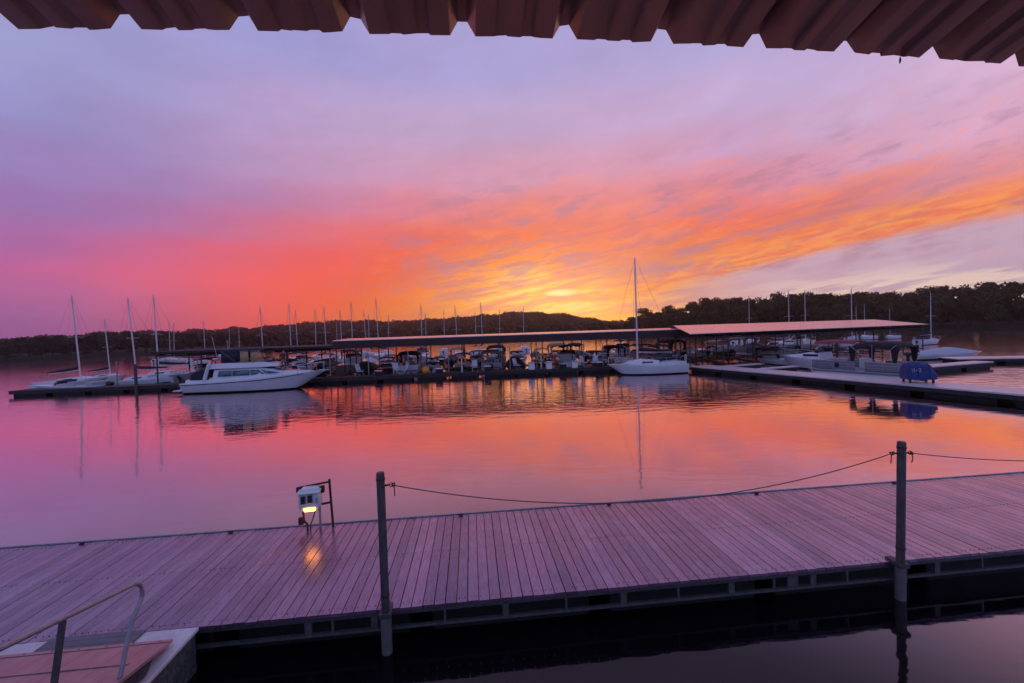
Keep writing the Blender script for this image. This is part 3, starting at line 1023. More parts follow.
def bimini(parent, x0, x1, y, z, zdeck, mat_, drop=0.12, name='bimini', poles=True, valance=0.16):
    m = MB()
    rings = []
    for k in range(9):
        q = k / 8
        x = x0 + (x1 - x0) * q
        end = abs(2 * q - 1) ** 6
        ring = []
        for j in range(9):
            s = -1 + j / 4
            ring.append((x, y * s, z + 0.13 * (1 - s * s) - drop * end - 0.02 * math.sin(q * 9.4) ** 2 - valance * max(0, abs(s) - 0.8) / 0.2))
        rings.append(ring)
    m.loft(rings, close=False, cap0=False, cap1=False)
    o = m.build(name, mat_, parent, angle=60)
    so = o.modifiers.new('thick', 'SOLIDIFY')
    so.thickness = 0.025
    if poles:
        for s in (-1, 1):
            p = MB()
            mid = (x0 + x1) / 2
            for a, b_ in ((x0 + 0.1, mid - 0.15), (mid, mid), (x1 - 0.1, mid + 0.15)):
                p.tube([(a, y * s * 0.98, z - 0.12), (b_, y * s * 0.98, zdeck)], 0.016, 6)
            p.build('bimini_frame', chrome, parent)
    return o


# --- sailboat prototype: 7.0 m hull, mast to 10 m
def make_sailboat(label, sail=navy, mast_m=mast_alu, mast_top=10.0, L=7.2, front=False):
    t = thing('sailboat', label, 'sailboat')
    build_hull(t, L, 2.5, 0.98, 0.85, [gel, navy, gel], rake=0.16, transom=0.7, full=1.9, stripe=0.07, flare=0.86)
    m = MB()
    cabin_loft(m, [(-0.9, 0.85, 0.85, 0.78, 1.22), (0.3, 0.85, 0.88, 0.75, 1.30), (1.3, 0.66, 0.92, 0.55, 1.22), (2.0, 0.34, 0.96, 0.22, 1.02)])
    m.build('cabin', gel, t)
    for s in (-1, 1):
        MB().box((0.15, s * 0.805, 1.09), (0.95, 0.03, 0.13)).build('cabin_window', dark_glass, t)
    cp = MB()
    for s in (-1, 1):
        cp.box((-2.1, s * 0.82, 0.97), (2.3, 0.16, 0.24))
    cp.box((-3.2, 0, 0.95), (0.14, 1.7, 0.2))
    cp.build('cockpit_coaming', gel, t, bevel=0.02)
    ms_ = MB().tube([(0.75, 0, 0.9), (0.75, 0, mast_top * 0.6), (0.75, 0, mast_top)], [0.075, 0.07, 0.05], 8).build('mast', mast_m, t)
    MB().tube([(0.70, -0.85, mast_top * 0.55), (0.75, 0, mast_top * 0.55 + 0.05), (0.70, 0.85, mast_top * 0.55)], 0.022, 5).build('spreader', mast_m, ms_)
    MB().tube([(0.75, 0, mast_top), (0.75, 0, mast_top + 0.25)], 0.012, 5).build('antenna', mast_m, ms_)
    bo = MB().tube([(0.68, 0, 1.95), (-2.4, 0, 1.85)], 0.05, 6).build('boom', mast_m, t)
    MB().tube([(0.62, 0, 2.35), (0.4, 0, 2.2), (-0.8, 0, 2.06), (-2.5, 0, 1.95)], [0.05, 0.16, 0.15, 0.06], 8).build('sail_cover', sail, bo)
    st = MB()
    for q in ((L / 2 - 0.05, 0, 1.0), (-L / 2 + 0.1, 0, 0.9)):
        st.tube([(0.75, 0, mast_top - 0.05), q], 0.008, 4)
    for s in (-1, 1):
        st.tube([(0.75, 0, mast_top - 0.1), (0.70, s * 0.85, mast_top * 0.55), (0.6, s * 1.15, 0.92)], 0.008, 4)
    st.build('rigging', steel_dark, t)
    rl = MB()
    yb = [(2.0, 0.86), (2.9, 0.5), (L / 2 - 0.15, 0.06)]
    for s in (-1, 1):
        rl.tube([(a, s * q, 1.55) for a, q in yb], 0.015, 5)
        for a, q in yb:
            rl.tube([(a, s * q, 0.95), (a, s * q, 1.55)], 0.013, 5)
        rl.tube([(2.0, s * 0.86, 1.5), (0, s * 1.15, 1.45), (-2.6, s * 1.0, 1.45)], 0.006, 4)
        for a in (0.0, -1.4, -2.6):
            rl.tube([(a, s * 1.1, 0.88), (a, s * 1.1, 1.47)], 0.012, 5)
        rl.tube([(-2.6, s * 1.0, 1.5), (-L / 2 + 0.1, s * 0.8, 1.5)], 0.015, 5)
    rl.tube([(-L / 2 + 0.1, -0.8, 1.5), (-L / 2 + 0.1, 0.8, 1.5)], 0.015, 5)
    rl.build('pulpit_rail', chrome, t)
    if front:
        MB().loft([[(-1.0, -0.8, 1.2), (-1.0, 0.8, 1.2), (-1.0, 0.75, 1.25), (-1.0, -0.75, 1.25)],
                   [(-1.5, -0.8, 1.2), (-1.5, 0.8, 1.2), (-1.7, 0.7, 1.72), (-1.7, -0.7, 1.72)],
                   [(-2.0, -0.8, 1.2), (-2.0, 0.8, 1.2), (-2.1, 0.7, 1.75), (-2.1, -0.7, 1.75)]]).build('spray_hood', navy, t)
        h = MB()
        h.tube([(-3.3 + 0.0, 0.6 + 0.14 * math.cos(a), 1.35 + 0.25 * math.sin(a)) for a in np.linspace(0, 6.28, 12)], 0.05, 6)
        h.build('horseshoe_buoy', pale_canvas, t)
        MB().tube([(-2.7, 0, 0.95), (-2.75, 0, 1.55)], 0.03, 6).build('wheel_pedestal', steel, t)
    outboard(t, -L / 2 - 0.12, 0.55, 0.8)
    return t


# --- runabout with bimini
def make_runabout(label, canvas, hullmat=gel, covered=False, bim=True):
    t = thing('runabout', label, 'motor boat')
    build_hull(t, 6.2, 2.3, 0.95, 0.75, [hullmat, black_paint, gel], rake=0.14, transom=0.9)
    if covered:
        m = MB()
        cabin_loft(m, [(-3.0, 1.0, 0.76, 0.85, 0.95), (-1.6, 1.12, 0.78, 0.8, 1.18), (0.2, 1.12, 0.82, 0.5, 1.62), (0.9, 1.05, 0.85, 0.5, 1.45), (2.4, 0.55, 0.9, 0.3, 1.05)])
        m.build('mooring_cover', canvas, t)
    else:
        m = MB()
        cabin_loft(m, [(0.7, 0.95, 0.85, 0.75, 1.02), (1.8, 0.72, 0.9, 0.45, 1.03), (2.7, 0.25, 0.94, 0.1, 0.99)])
        m.build('foredeck', gel, t)
        wsh = MB()
        wsh.add([(0.4, -0.95, 0.95), (0.95, -0.6, 1.0), (0.95, 0.6, 1.0), (0.4, 0.95, 0.95), (0.15, -0.9, 1.42), (0.62, -0.55, 1.45), (0.62, 0.55, 1.45), (0.15, 0.9, 1.42)],
                [(0, 1, 5, 4), (1, 2, 6, 5), (2, 3, 7, 6)])
        so = wsh.build('windscreen', dark_glass, t)
        sm = so.modifiers.new('thick', 'SOLIDIFY')
        sm.thickness = 0.02
        for c_, z_ in (((-0.6, 0.5, 1.0), (0.5, 0.5, 0.5)), ((-0.6, -0.5, 1.0), (0.5, 0.5, 0.5)), ((-2.3, 0, 0.95), (0.6, 1.8, 0.4))):
            MB().box(c_, z_).build('seat', gel_grey, t, bevel=0.05)
        if bim:
            bimini(t, -2.0, 0.5, 1.05, 2.15, 0.85, canvas)
    outboard(t, -3.25, 0.6)
    return t


# --- cabin cruiser, mid size
def make_cruiser(label, canvas):
    t = thing('cabin_cruiser', label, 'cabin cruiser')
    build_hull(t, 8.2, 2.8, 1.35, 1.0, [gel, black_paint, gel], rake=0.16, transom=0.9)
    m = MB()
    cabin_loft(m, [(-0.6, 1.15, 1.05, 1.0, 1.75), (0.6, 1.05, 1.1, 0.8, 1.72), (2.0, 0.8, 1.2, 0.5, 1.45), (3.2, 0.3, 1.28, 0.12, 1.34)])
    m.build('cabin', gel, t)
    for s in (-1, 1):
        MB().box((0.3, s * 0.99, 1.45), (1.5, 0.05, 0.2), rz=-s * 0.1).build('cabin_window', dark_glass, t)
    wsh = MB().add([(-0.4, -1.05, 1.7), (0.4, -0.6, 1.76), (0.4, 0.6, 1.76), (-0.4, 1.05, 1.7), (-0.8, -0.95, 2.25), (-0.1, -0.55, 2.3), (-0.1, 0.55, 2.3), (-0.8, 0.95, 2.25)],
                   [(0, 1, 5, 4), (1, 2, 6, 5), (2, 3, 7, 6)]).build('windscreen', dark_glass, t)
    wsh.modifiers.new('thick', 'SOLIDIFY').thickness = 0.02
    bimini(t, -3.6, -0.2, 1.2, 2.85, 1.0, canvas)
    rl = MB()
    for s in (-1, 1):
        rl.tube([(0.8, s * 1.2, 1.75), (2.6, s * 0.75, 1.9), (4.0, s * 0.08, 1.98)], 0.015, 5)
        for a, q, zz in ((0.8, 1.2, 1.2), (2.6, 0.75, 1.3), (3.6, 0.25, 1.34)):
            rl.tube([(a, s * q, zz - 0.05), (a, s * q, zz + 0.62)], 0.012, 5)
    rl.build('bow_rail', chrome, t)
    return t


# --- pontoon boat
def make_pontoon(label, canvas, panel):
    t = thing('pontoon_boat', label, 'pontoon boat')
    m = MB()
    for s in (-1, 1):
        m.tube([(-3.2, s * 0.85, 0.12), (2.5, s * 0.85, 0.12), (3.0, s * 0.85, 0.2), (3.35, s * 0.85, 0.38)], [0.38, 0.38, 0.3, 0.03], 14)
    m.build('float_tube', gel, t)
    MB().box((0, 0, 0.52), (6.6, 2.5, 0.12)).build('deck', gel_grey, t, bevel=0.02)
    for (a, b_) in ((-2.9, -0.75), (-0.05, 3.0)):
        for s in (-1, 1):
            f = MB()
            f.box(((a + b_) / 2, s * 1.2, 0.94), (b_ - a, 0.03, 0.56), mi=0)
            for zz in (0.64, 0.84, 1.04, 1.24):
                f.box(((a + b_) / 2, s * 1.2, zz), (b_ - a + 0.04, 0.05, 0.04), mi=1)
            for xx in (a, (a + b_) / 2, b_):
                f.box((xx, s * 1.2, 0.92), (0.04, 0.052, 0.68), mi=1)
            f.build('fence_panel', [panel, chrome], t)
    for xe in (3.02, -2.95):
        MB().box((xe, 0, 0.94), (0.03, 2.36, 0.56)).build('end_panel', panel, t)
    for xx, yy, sx_, sy_ in ((2.3, 0.75, 1.2, 0.6), (2.3, -0.75, 1.2, 0.6), (-2.3, 0.0, 0.7, 2.0), (-1.2, 0.8, 1.2, 0.6)):
        q = MB()
        q.box((xx, yy, 0.8), (sx_, sy_, 0.42))
        q.box((xx, yy + math.copysign(sy_ / 2 - 0.08, yy) if abs(yy) > 0.1 else yy, 1.12), (sx_, 0.16, 0.4))
        q.build('seat', gel_grey, t, bevel=0.06)
    MB().box((0.3, -0.7, 1.0), (0.6, 0.6, 0.85)).build('helm_console', gel, t, bevel=0.06)
    ov = MB()
    for s in (-1, 1):
        ring0 = [(1.15 + 0.17 * math.cos(a), s * 1.217, 0.94 + 0.2 * math.sin(a)) for a in np.linspace(0, 6.283, 17)[:-1]]
        ring1 = [(q[0], q[1] + s * 0.012, q[2]) for q in ring0]
        ov.loft([ring0, ring1])
    ov.build('emblem_disc', outlet_black, t)
    bimini(t, -2.75, 0.35, 1.26, 2.62, 1.25, canvas, drop=0.38, valance=0.34)
    for xd, zt_ in ((0.12, 2.42), (-2.5, 2.42)):
        for yd in (-1.12, 1.12):
            dm = MB()
            dm.loft([[(xd + wx * sx3, yd + wy * sy3, zz) for sx3, sy3 in ((-1, -1), (1, -1), (1, 1), (-1, 1))]
                     for wx, wy, zz in ((0.09, 0.05, 1.28), (0.15, 0.06, 1.6), (0.18, 0.07, 2.0), (0.24, 0.08, zt_))])
            dm.build('canopy_drape', canvas, t, bevel=0.02)
    outboard(t, -3.4, 0.6, 1.1)
    return t


# --- flybridge cruiser in front (local +x = bow)
fc = thing('flybridge_cruiser', 'large white flybridge motor cruiser with raised bow moored along the far pier', 'motor cruiser', (-20.85, 34.5, 0), R(3.5))
fc.scale = (1.09, 1.0, 0.91)
build_hull(fc, 9.9, 3.1, 1.62, 0.95, [gel, black_paint, gel], rake=0.17, transom=0.88, full=2.4, stripe=0.10)
m = MB()
for s in (-1, 1):
    pts = [(-4.9, s * 1.40, 0.80), (-2, s * 1.565, 0.90), (0.5, s * 1.575, 1.02), (2.2, s * 1.42, 1.20), (3.6, s * 0.95, 1.40)]
    m.tube(pts, 0.035, 6)
m.build('rub_rail', black_paint, fc)
m = MB()
cabin_loft(m, [(-4.6, 1.3, 0.95, 1.2, 1.25), (-2.7, 1.35, 0.98, 1.25, 1.38), (-2.6, 1.36, 1.0, 1.2, 2.05), (0.6, 1.34, 1.1, 1.1, 2.1), (2.1, 1.05, 1.3, 0.8, 1.75), (3.9, 0.4, 1.52, 0.2, 1.6)])
m.build('cabin', gel, fc)
for s in (-1, 1):
    # side windows follow the cabin flank
    for pl in ([(-2.3, s * 1.315, 1.45), (-1.35, s * 1.30, 1.46), (-1.35, s * 1.25, 1.92), (-2.2, s * 1.26, 1.92)],
               [(-1.27, s * 1.30, 1.46), (-0.1, s * 1.28, 1.48), (-0.1, s * 1.21, 1.92), (-1.27, s * 1.25, 1.92)],
               [(-0.02, s * 1.275, 1.48), (0.9, s * 1.17, 1.55), (0.5, s * 1.165, 1.92), (-0.02, s * 1.21, 1.92)],
               [(1.0, s * 1.15, 1.56), (2.0, s * 0.96, 1.6), (0.65, s * 1.14, 1.92)]):
        sw = MB().add(pl, [tuple(range(len(pl)))]).build('side_window', teal_glass, fc)
        sw.modifiers.new('thick', 'SOLIDIFY').thickness = 0.03
m = MB().add([(0.75, -1.0, 2.05), (0.75, 1.0, 2.05), (2.12, 0.76, 1.72), (2.12, -0.76, 1.72)], [(0, 1, 2, 3)])
fw = m.build('windscreen', dark_glass, fc)
fw.location.z = 0.05
fw.modifiers.new('thick', 'SOLIDIFY').thickness = 0.03
m = MB()
cabin_loft(m, [(-2.9, 1.25, 2.12, 1.22, 2.55), (-1.5, 1.3, 2.12, 1.25, 2.6), (0.6, 1.2, 2.14, 1.1, 2.62), (1.7, 0.8, 2.16, 0.6, 2.36)])
fb = m.build('flybridge', gel, fc)
wsm = MB().add([(0.2, -1.05, 2.6), (1.0, -0.6, 2.55), (1.0, 0.6, 2.55), (0.2, 1.05, 2.6), (0.0, -1.0, 2.9), (0.65, -0.58, 2.95), (0.65, 0.58, 2.95), (0.0, 1.0, 2.9)],
               [(0, 1, 5, 4), (1, 2, 6, 5), (2, 3, 7, 6)]).build('wind_deflector', dark_glass, fb)
wsm.modifiers.new('thick', 'SOLIDIFY').thickness = 0.02
bimini(fc, -2.2, 0.75, 1.15, 3.72, 2.5, navy, drop=0.1)
for s in (-1, 1):
    for pl, nm_, mm_ in (([(-0.05, s * 1.12, 2.58), (0.86, s * 0.95, 2.6), (0.66, s * 1.12, 3.56), (-0.05, s * 1.12, 3.6)], 'clear_curtain', sunset_tinted_vinyl),
                         ([(-0.75, s * 1.14, 2.6), (-0.18, s * 1.13, 2.6), (-0.18, s * 1.13, 3.6), (-0.75, s * 1.14, 3.6)], 'clear_curtain', sunset_tinted_vinyl),
                         ([(-2.1, s * 1.14, 2.6), (-0.85, s * 1.14, 2.6), (-0.85, s * 1.14, 3.6), (-2.1, s * 1.14, 3.6)], 'canvas_curtain', navy)):
        cv = MB().add(pl, [(0, 1, 2, 3)]).build(nm_, mm_, fc)
        cv.modifiers.new('thick', 'SOLIDIFY').thickness = 0.011
# cockpit canvas aft, antennas, deck gear
cabin_c = MB()
cabin_loft(cabin_c, [(-4.3, 1.2, 1.2, 1.1, 1.75), (-3.6, 1.25, 1.2, 1.15, 2.1), (-2.95, 1.27, 1.2, 1.18, 2.15)])
cabin_c.build('cockpit_canvas', navy, fc)
MB().tube([(-2.6, -0.7, 3.0), (-2.9, -0.75, 5.0)], 0.012, 5).build('antenna', gel, fc)
MB().box((2.9, 0.0, 1.63), (0.5, 0.5, 0.05)).build('deck_hatch', dark_glass, fc, bevel=0.01)
MB().tube([(4.4, 0.0, 1.62), (5.15, 0.0, 1.6)], 0.05, 6).build('anchor_roller', chrome, fc)
m = MB()
for s in (-1, 1):
    m.tube([(-3.3, s * 1.25, 1.0), (-2.9, s * 1.28, 2.5), (-2.6, s * 1.2, 2.95)], [0.14, 0.12, 0.09], 8)
m.tube([(-2.6, -1.2, 2.95), (-2.6, 1.2, 2.95)], 0.1, 8)
m.build('radar_arch', gel, fc)
MB().tube([(-2.6, 0, 3.05), (-2.6, 0, 3.14), (-2.6, 0, 3.28), (-2.6, 0, 3.34)], [0.22, 0.3, 0.3, 0.2], 14).build('radar_dome', gel, fc)
MB().tube([(-2.6, 0.9, 3.0), (-2.75, 0.9, 4.6)], 0.012, 5).build('antenna', gel, fc)
m = MB()
for s in (-1, 1):
    m.tube([(1.2, s * 1.35, 1.95), (2.6, s * 1.15, 2.1), (4.0, s * 0.55, 2.25), (4.85, s * 0.05, 2.3)], 0.016, 5)
    for a, q, zz in ((1.2, 1.38, 1.2), (2.2, 1.25, 1.28), (3.2, 0.95, 1.42), (4.0, 0.55, 1.52), (4.75, 0.1, 1.6)):
        m.tube([(a, s * q, zz - 0.1), (a, s * q, zz + 0.72)], 0.014, 5)
m.build('bow_rail', chrome, fc)
MB().box((-5.2, 0, 0.32), (0.6, 2.5, 0.09)).build('swim_platform', gel, fc, bevel=0.02)

# --- the other hand-placed boats
sb_front = make_sailboat('white sailboat alone at the end of the walkway, with the tallest bare mast in view', mast_m=mast_white, mast_top=10.2, L=7.0, front=True)
place(sb_front, (11.75, 37.0, 0), math.pi + R(3), 1.0)

sailA = make_sailboat('sailboat at the far left with a dark sail cover drooping from its boom', sail=black_canvas, mast_m=mast_white)
place(sailA, (-42.3, 40.4, 0), R(4), 0.9, (0, R(-3.0)))
SAIL_FRONT = [
    (-45.6, 47.0, 7.2, R(2), -0.055, 'small sailboat with a short mast between the two leftmost taller masts'),
    (-35.3, 40.2, 8.8, R(184), -0.06, 'sailboat in the gap left of the low roof, mast leaning slightly'),
    (-37.2, 45.0, 9.5, R(185), -0.02, 'sailboat behind the leaning mast at left, with a crooked upper mast'),
]
for (x, y, h, rz, ln, lab) in SAIL_FRONT:
    c = copy_tree(sailA)
    place(c, (x, y, 0), rz, h / 10.2, (0, ln if rz < 1 else -ln), label=lab, group='sailboats left of the low roof')
sailA['group'] = 'sailboats left of the low roof'

MAST_BACK = [(-75.4, 91.8, 9.1), (-71.4, 89.3, 8.7), (-59.0, 80.0, 8.6), (-60.7, 90.7, 7.3), (-53.4, 82.7, 7.3),
             (-34.4, 57.5, 9.0), (-35.4, 67.9, 10.2), (-35.5, 70.1, 9.3), (-35.6, 76.8, 9.9), (-28.5, 63.9, 9.3),
             (-37.9, 90.3, 7.8), (-27.6, 68.7, 8.8), (-23.2, 61.6, 9.6), (-30.4, 87.1, 10.0), (-28.5, 84.4, 9.0),
             (-18.8, 70.2, 10.8), (-26.8, 90.2, 9.2), (-12.6, 68.0, 9.5), (-17.6, 85.3, 8.8), (-14.3, 88.6, 9.5),
             (-9.1, 71.6, 9.1), (-6.9, 80.6, 8.6), (-5.4, 76.1, 10.0), (-2.7, 88.4, 9.3), (2.5, 87.4, 9.7)]
backp = None
for i, (x, y, h) in enumerate(MAST_BACK):
    if i in (15, 17):
        y_, x_ = y, x * y / (60.2 if i == 15 else 58.0)
        x, y = x_, y_
    if backp is None:
        backp = make_sailboat('sailboat behind the covered slips, showing only its bare mast above the roof', mast_m=mast_alu)
        c = backp
    else:
        c = copy_tree(backp)
    ln = random.uniform(-0.01, 0.035)
    place(c, (x - 0.75 * 0, y, 0), R(random.choice((85, 95, 265, 275))), h / 10.25, (0, 0), group='sailboats behind the long covered dock',
          label='sailboat behind the left and middle covered slips, showing only its bare mast above the roof')
    c.rotation_euler = (random.uniform(-0.03, 0.03), random.uniform(-0.02, 0.02), c.rotation_euler[2])
RIGHT_BACK = [(46.6, 83.3, 10.0), (45.0, 68.9, 9.7), (51.3, 74.1, 10.1), (50.5, 62.9, 9.2), (74.8, 91.6, 7.6), (77.1, 91.3, 8.0), (82.0, 90.7, 6.7)]
for (x, y, h) in RIGHT_BACK:
    c = copy_tree(backp)
    place(c, (x, y, 0), R(random.choice((20, 200))), h / 10.25, label='sailboat behind the right hand pink roof, showing only its bare mast',
          group='sailboats behind the right covered dock')
c = copy_tree(sb_front)
place(c, (66.0, 66.5, 0), R(18), 0.80, label='white sailboat moored past the right end of the pink roof', group=None)
if 'group' in c:
    del c['group']

sp = make_runabout('low white speedboat with a dark windscreen behind the left end of the pier', pale_canvas, bim=False)
sp_cov = make_runabout('white speedboat under a pale fitted cover, right of the pontoon boats', pale_canvas, covered=True)
place(sp, (-39.7, 37.6, 0), R(184), 0.95)
sp.scale = (1.0, 0.95, 0.78)
place(sp_cov, (43.2, 41.8, 0), R(-2), 1.15)
sp_cov.scale = (1.12, 1.0, 0.72)

pontA = make_pontoon('grey pontoon boat with a dark canopy tied behind the right walkway', black_canvas, mat('pontoon_panel', (0.26, 0.27, 0.32), 0.35, 0.2, var=0.2, scale=2))
WA = math.atan2(18.9, -7.0)          # direction of the walkway, away from the viewer
place(pontA, (25.05, 29.9, 0), WA, 0.95)
crR = make_cruiser('white cruiser with a red canvas top behind the grey pontoon boat', red_canvas)
place(crR, (26.5, 36.2, 0), WA + R(4), 0.86)

# person on the cruiser's foredeck
ps = Vector(fc.location) + Matrix.Rotation(R(3.5), 3, 'Z') @ Vector((1.95, 0.0, 1.58))
per = bpy.data.meshes.new('person')
bmv = [(0, 0, 0.93), (0, 0, 1.15), (0, 0, 1.38), (0, 0.02, 1.50), (0.01, 0.02, 1.62), (0.02, 0.02, 1.74),
       (0, 0.11, 0.88), (0.02, 0.13, 0.5), (0, 0.14, 0.08), (0.14, 0.15, 0.03),
       (0, -0.11, 0.88), (0.02, -0.13, 0.5), (0, -0.14, 0.08), (0.14, -0.15, 0.03),
       (0, 0.2, 1.40), (0.03, 0.26, 1.13), (0.14, 0.22, 0.92), (0, -0.2, 1.40), (0.03, -0.26, 1.13), (0.14, -0.22, 0.92)]
bme = [(0, 1), (1, 2), (2, 3), (3, 4), (4, 5), (0, 6), (6, 7), (7, 8), (8, 9), (0, 10), (10, 11), (11, 12), (12, 13), (2, 14), (14, 15), (15, 16), (2, 17), (17, 18), (18, 19)]
brd = [0.14, 0.13, 0.15, 0.06, 0.09, 0.08, 0.095, 0.065, 0.045, 0.04, 0.095, 0.065, 0.045, 0.04, 0.07, 0.048, 0.038, 0.07, 0.048, 0.038]
per.from_pydata(bmv, bme, [])
po = bpy.data.objects.new('person', per)
COL.objects.link(po)
sk = po.modifiers.new('skin', 'SKIN')
for i, r_ in enumerate(brd):
    per.skin_vertices[0].data[i].radius = (r_, r_)
per.skin_vertices[0].data[0].use_root = True
po.modifiers.new('sub', 'SUBSURF').levels = 1
pm = bpy.data.materials.new('person_clothes')
pm.use_nodes = True
pn = pm.node_tree
t = pn.nodes.new('ShaderNodeTexCoord')
sx_ = pn.nodes.new('ShaderNodeSeparateXYZ')
pn.links.new(t.outputs['Object'], sx_.inputs[0])
pr = pn.nodes.new('ShaderNodeValToRGB')
pr.color_ramp.interpolation = 'CONSTANT'
e_ = pr.color_ramp.elements
e_[0].color = (0.03, 0.02, 0.03, 1)
e_[1].position = 0.40
e_[1].color = (0.5, 0.13, 0.05, 1)
for p_, c_ in ((0.52, (0.06, 0.03, 0.035, 1)), (0.835, (0.42, 0.24, 0.17, 1)), (0.95, (0.03, 0.02, 0.015, 1))):
    q = e_.new(p_)
    q.color = c_
dv = pn.nodes.new('ShaderNodeMath')
dv.operation = 'DIVIDE'
dv.inputs[1].default_value = 1.8
pn.links.new(sx_.outputs[2], dv.inputs[0])
pn.links.new(dv.outputs[0], pr.inputs[0])
pn.links.new(pr.outputs[0], pn.nodes['Principled BSDF'].inputs['Base Color'])
pn.nodes['Principled BSDF'].inputs['Roughness'].default_value = 0.8
per.materials.append(pm)
po.location = ps
po.scale = (0.92,) * 3
po.rotation_euler = (0, 0, R(-60))
tag(po, 'person in dark top and orange shorts standing on the white cruiser ahead of its windscreen', 'person')

# blue tarp cover on a low frame on the walkway
bt = thing('covered_rack', 'bright blue tarp over a low rack on dark legs beside the pontoon stern', 'covered rack', (22.6, 23.4, 0.5), R(-18))
bt.scale = (0.68, 0.8, 0.95)
m = MB()
rings = []
for k in range(9):
    q = -1 + k / 4
    ww = 0.62 * (1 - 0.25 * abs(q) ** 3)
    hh = 1.18 - 0.42 * max(0, q) ** 3 - 0.12 * max(0, -q) ** 3 + 0.04 * math.sin(k * 2.1)
    rings.append([(q * 0.95, -ww, 0.2), (q * 1.0, -ww * 1.06, 0.55), (q * 0.95, -ww * 0.85, hh - 0.16), (q * 0.9, -ww * 0.4, hh), (q * 0.9, 0, hh + 0.03),
                  (q * 0.9, ww * 0.4, hh), (q * 0.95, ww * 0.85, hh - 0.16), (q * 1.0, ww * 1.06, 0.55), (q * 0.95, ww, 0.2)])
m.loft(rings)
m.build('tarp', blue_tarp, bt)
for sx2 in (-0.75, 0.75):
    for sy2 in (-0.4, 0.4):
        MB().box((sx2, sy2, 0.15), (0.12, 0.12, 0.3)).build('leg', black_paint, bt)
m = MB()
for st_ in ([(-0.72, 0.66), (-0.72, 0.86), (-0.65, 0.74), (-0.58, 0.86), (-0.58, 0.66)], [(-0.46, 0.76), (-0.38, 0.76)], [(-0.28, 0.85), (-0.14, 0.85), (-0.28, 0.67), (-0.14, 0.67)]):
    m.tube([(a_, -0.665 + 0.34 * (z_ - 0.6), z_) for a_, z_ in st_], 0.024, 5)
m.build('lettering', pale_canvas, bt)
for a_ in (-0.35, 0.42):
    MB().tube([(a_, -0.68, 0.3), (a_, -0.68, 0.56), (a_, -0.53, 0.99), (a_, -0.25, 1.19), (a_, 0.25, 1.19), (a_, 0.53, 0.99), (a_, 0.68, 0.56), (a_, 0.68, 0.3)], 0.018, 4).build('strap', navy, bt)

# ------------------------------------------------------------------ piers and covered docks
def pier(name, label, origin, ang, x0, x1, y0, y1, deckm=pier_deck, h=0.5, group=None):
    o = thing(name, label, 'pier', (origin[0], origin[1], 0), ang, group)
    d = MB()
    d.box(((x0 + x1) / 2, (y0 + y1) / 2, h - 0.04), (x1 - x0, y1 - y0, 0.08))
    d.build('deck', deckm, o, bevel=0.01)
    f = MB()
    ln_x = (x1 - x0) > (y1 - y0)
    f.box(((x0 + x1) / 2, y0 + 0.06, h - 0.19), (x1 - x0 - 0.02, 0.08, 0.2))
    f.box(((x0 + x1) / 2, y1 - 0.06, h - 0.19), (x1 - x0 - 0.02, 0.08, 0.2))
    f.build('waler', pier_dark, o)
    f = MB()
    n = max(1, int((x1 - x0) / 3.0))
    for k in range(n):
        a = x0 + (k + 0.5) * (x1 - x0) / n
        f.box((a, (y0 + y1) / 2, h - 0.33), ((x1 - x0) / n * 0.82, (y1 - y0) * 0.86, 0.46))
    f.build('float', float_mat, o)
    return o


PA = R(4.7)
PO = (0.0, 37.6)
PF = frame(PO, PA)
pier('floating_pier', 'long dark floating pier running from far left past the cruiser and covered boats', PO, PA, -42.6, 15.6, 1.2, 3.0, deckm=pier_dark)
# walkway at right (local x = away from viewer)
WO = (23.2, 17.5)
WF = frame(WO, WA)
pier('floating_walkway', 'pale topped floating walkway running along the right side of the basin', WO, WA, -8.0, 21.6, -2.3, 0.0)
fing = [(16.2, 4.0, 0.8), (19.6, 4.2, 0.8)]
FL = ['narrow pale finger dock beyond the pontoon boat bow', 'narrow pale finger dock at the far end of the walkway by the covered slips']
for (a, ln_, wd_), lb_ in zip(fing, FL):
    p0 = WF(a, -2.35)
    pier('finger_dock', lb_, (p0[0], p0[1]), WA - math.pi / 2, 0.0, ln_, -wd_ / 2, wd_ / 2, group='finger docks off the right walkway')
pier('guest_dock', 'far floating dock at the right edge with a pale top and dark side', (38.5, 36.3), R(-14), 0, 22, 0, 2.4)
pier('guest_dock', 'short floating dock ending in a dark square end behind the blue tarp', (27.9, 30.0), R(17), 0, 10.5, 0, 1.2)


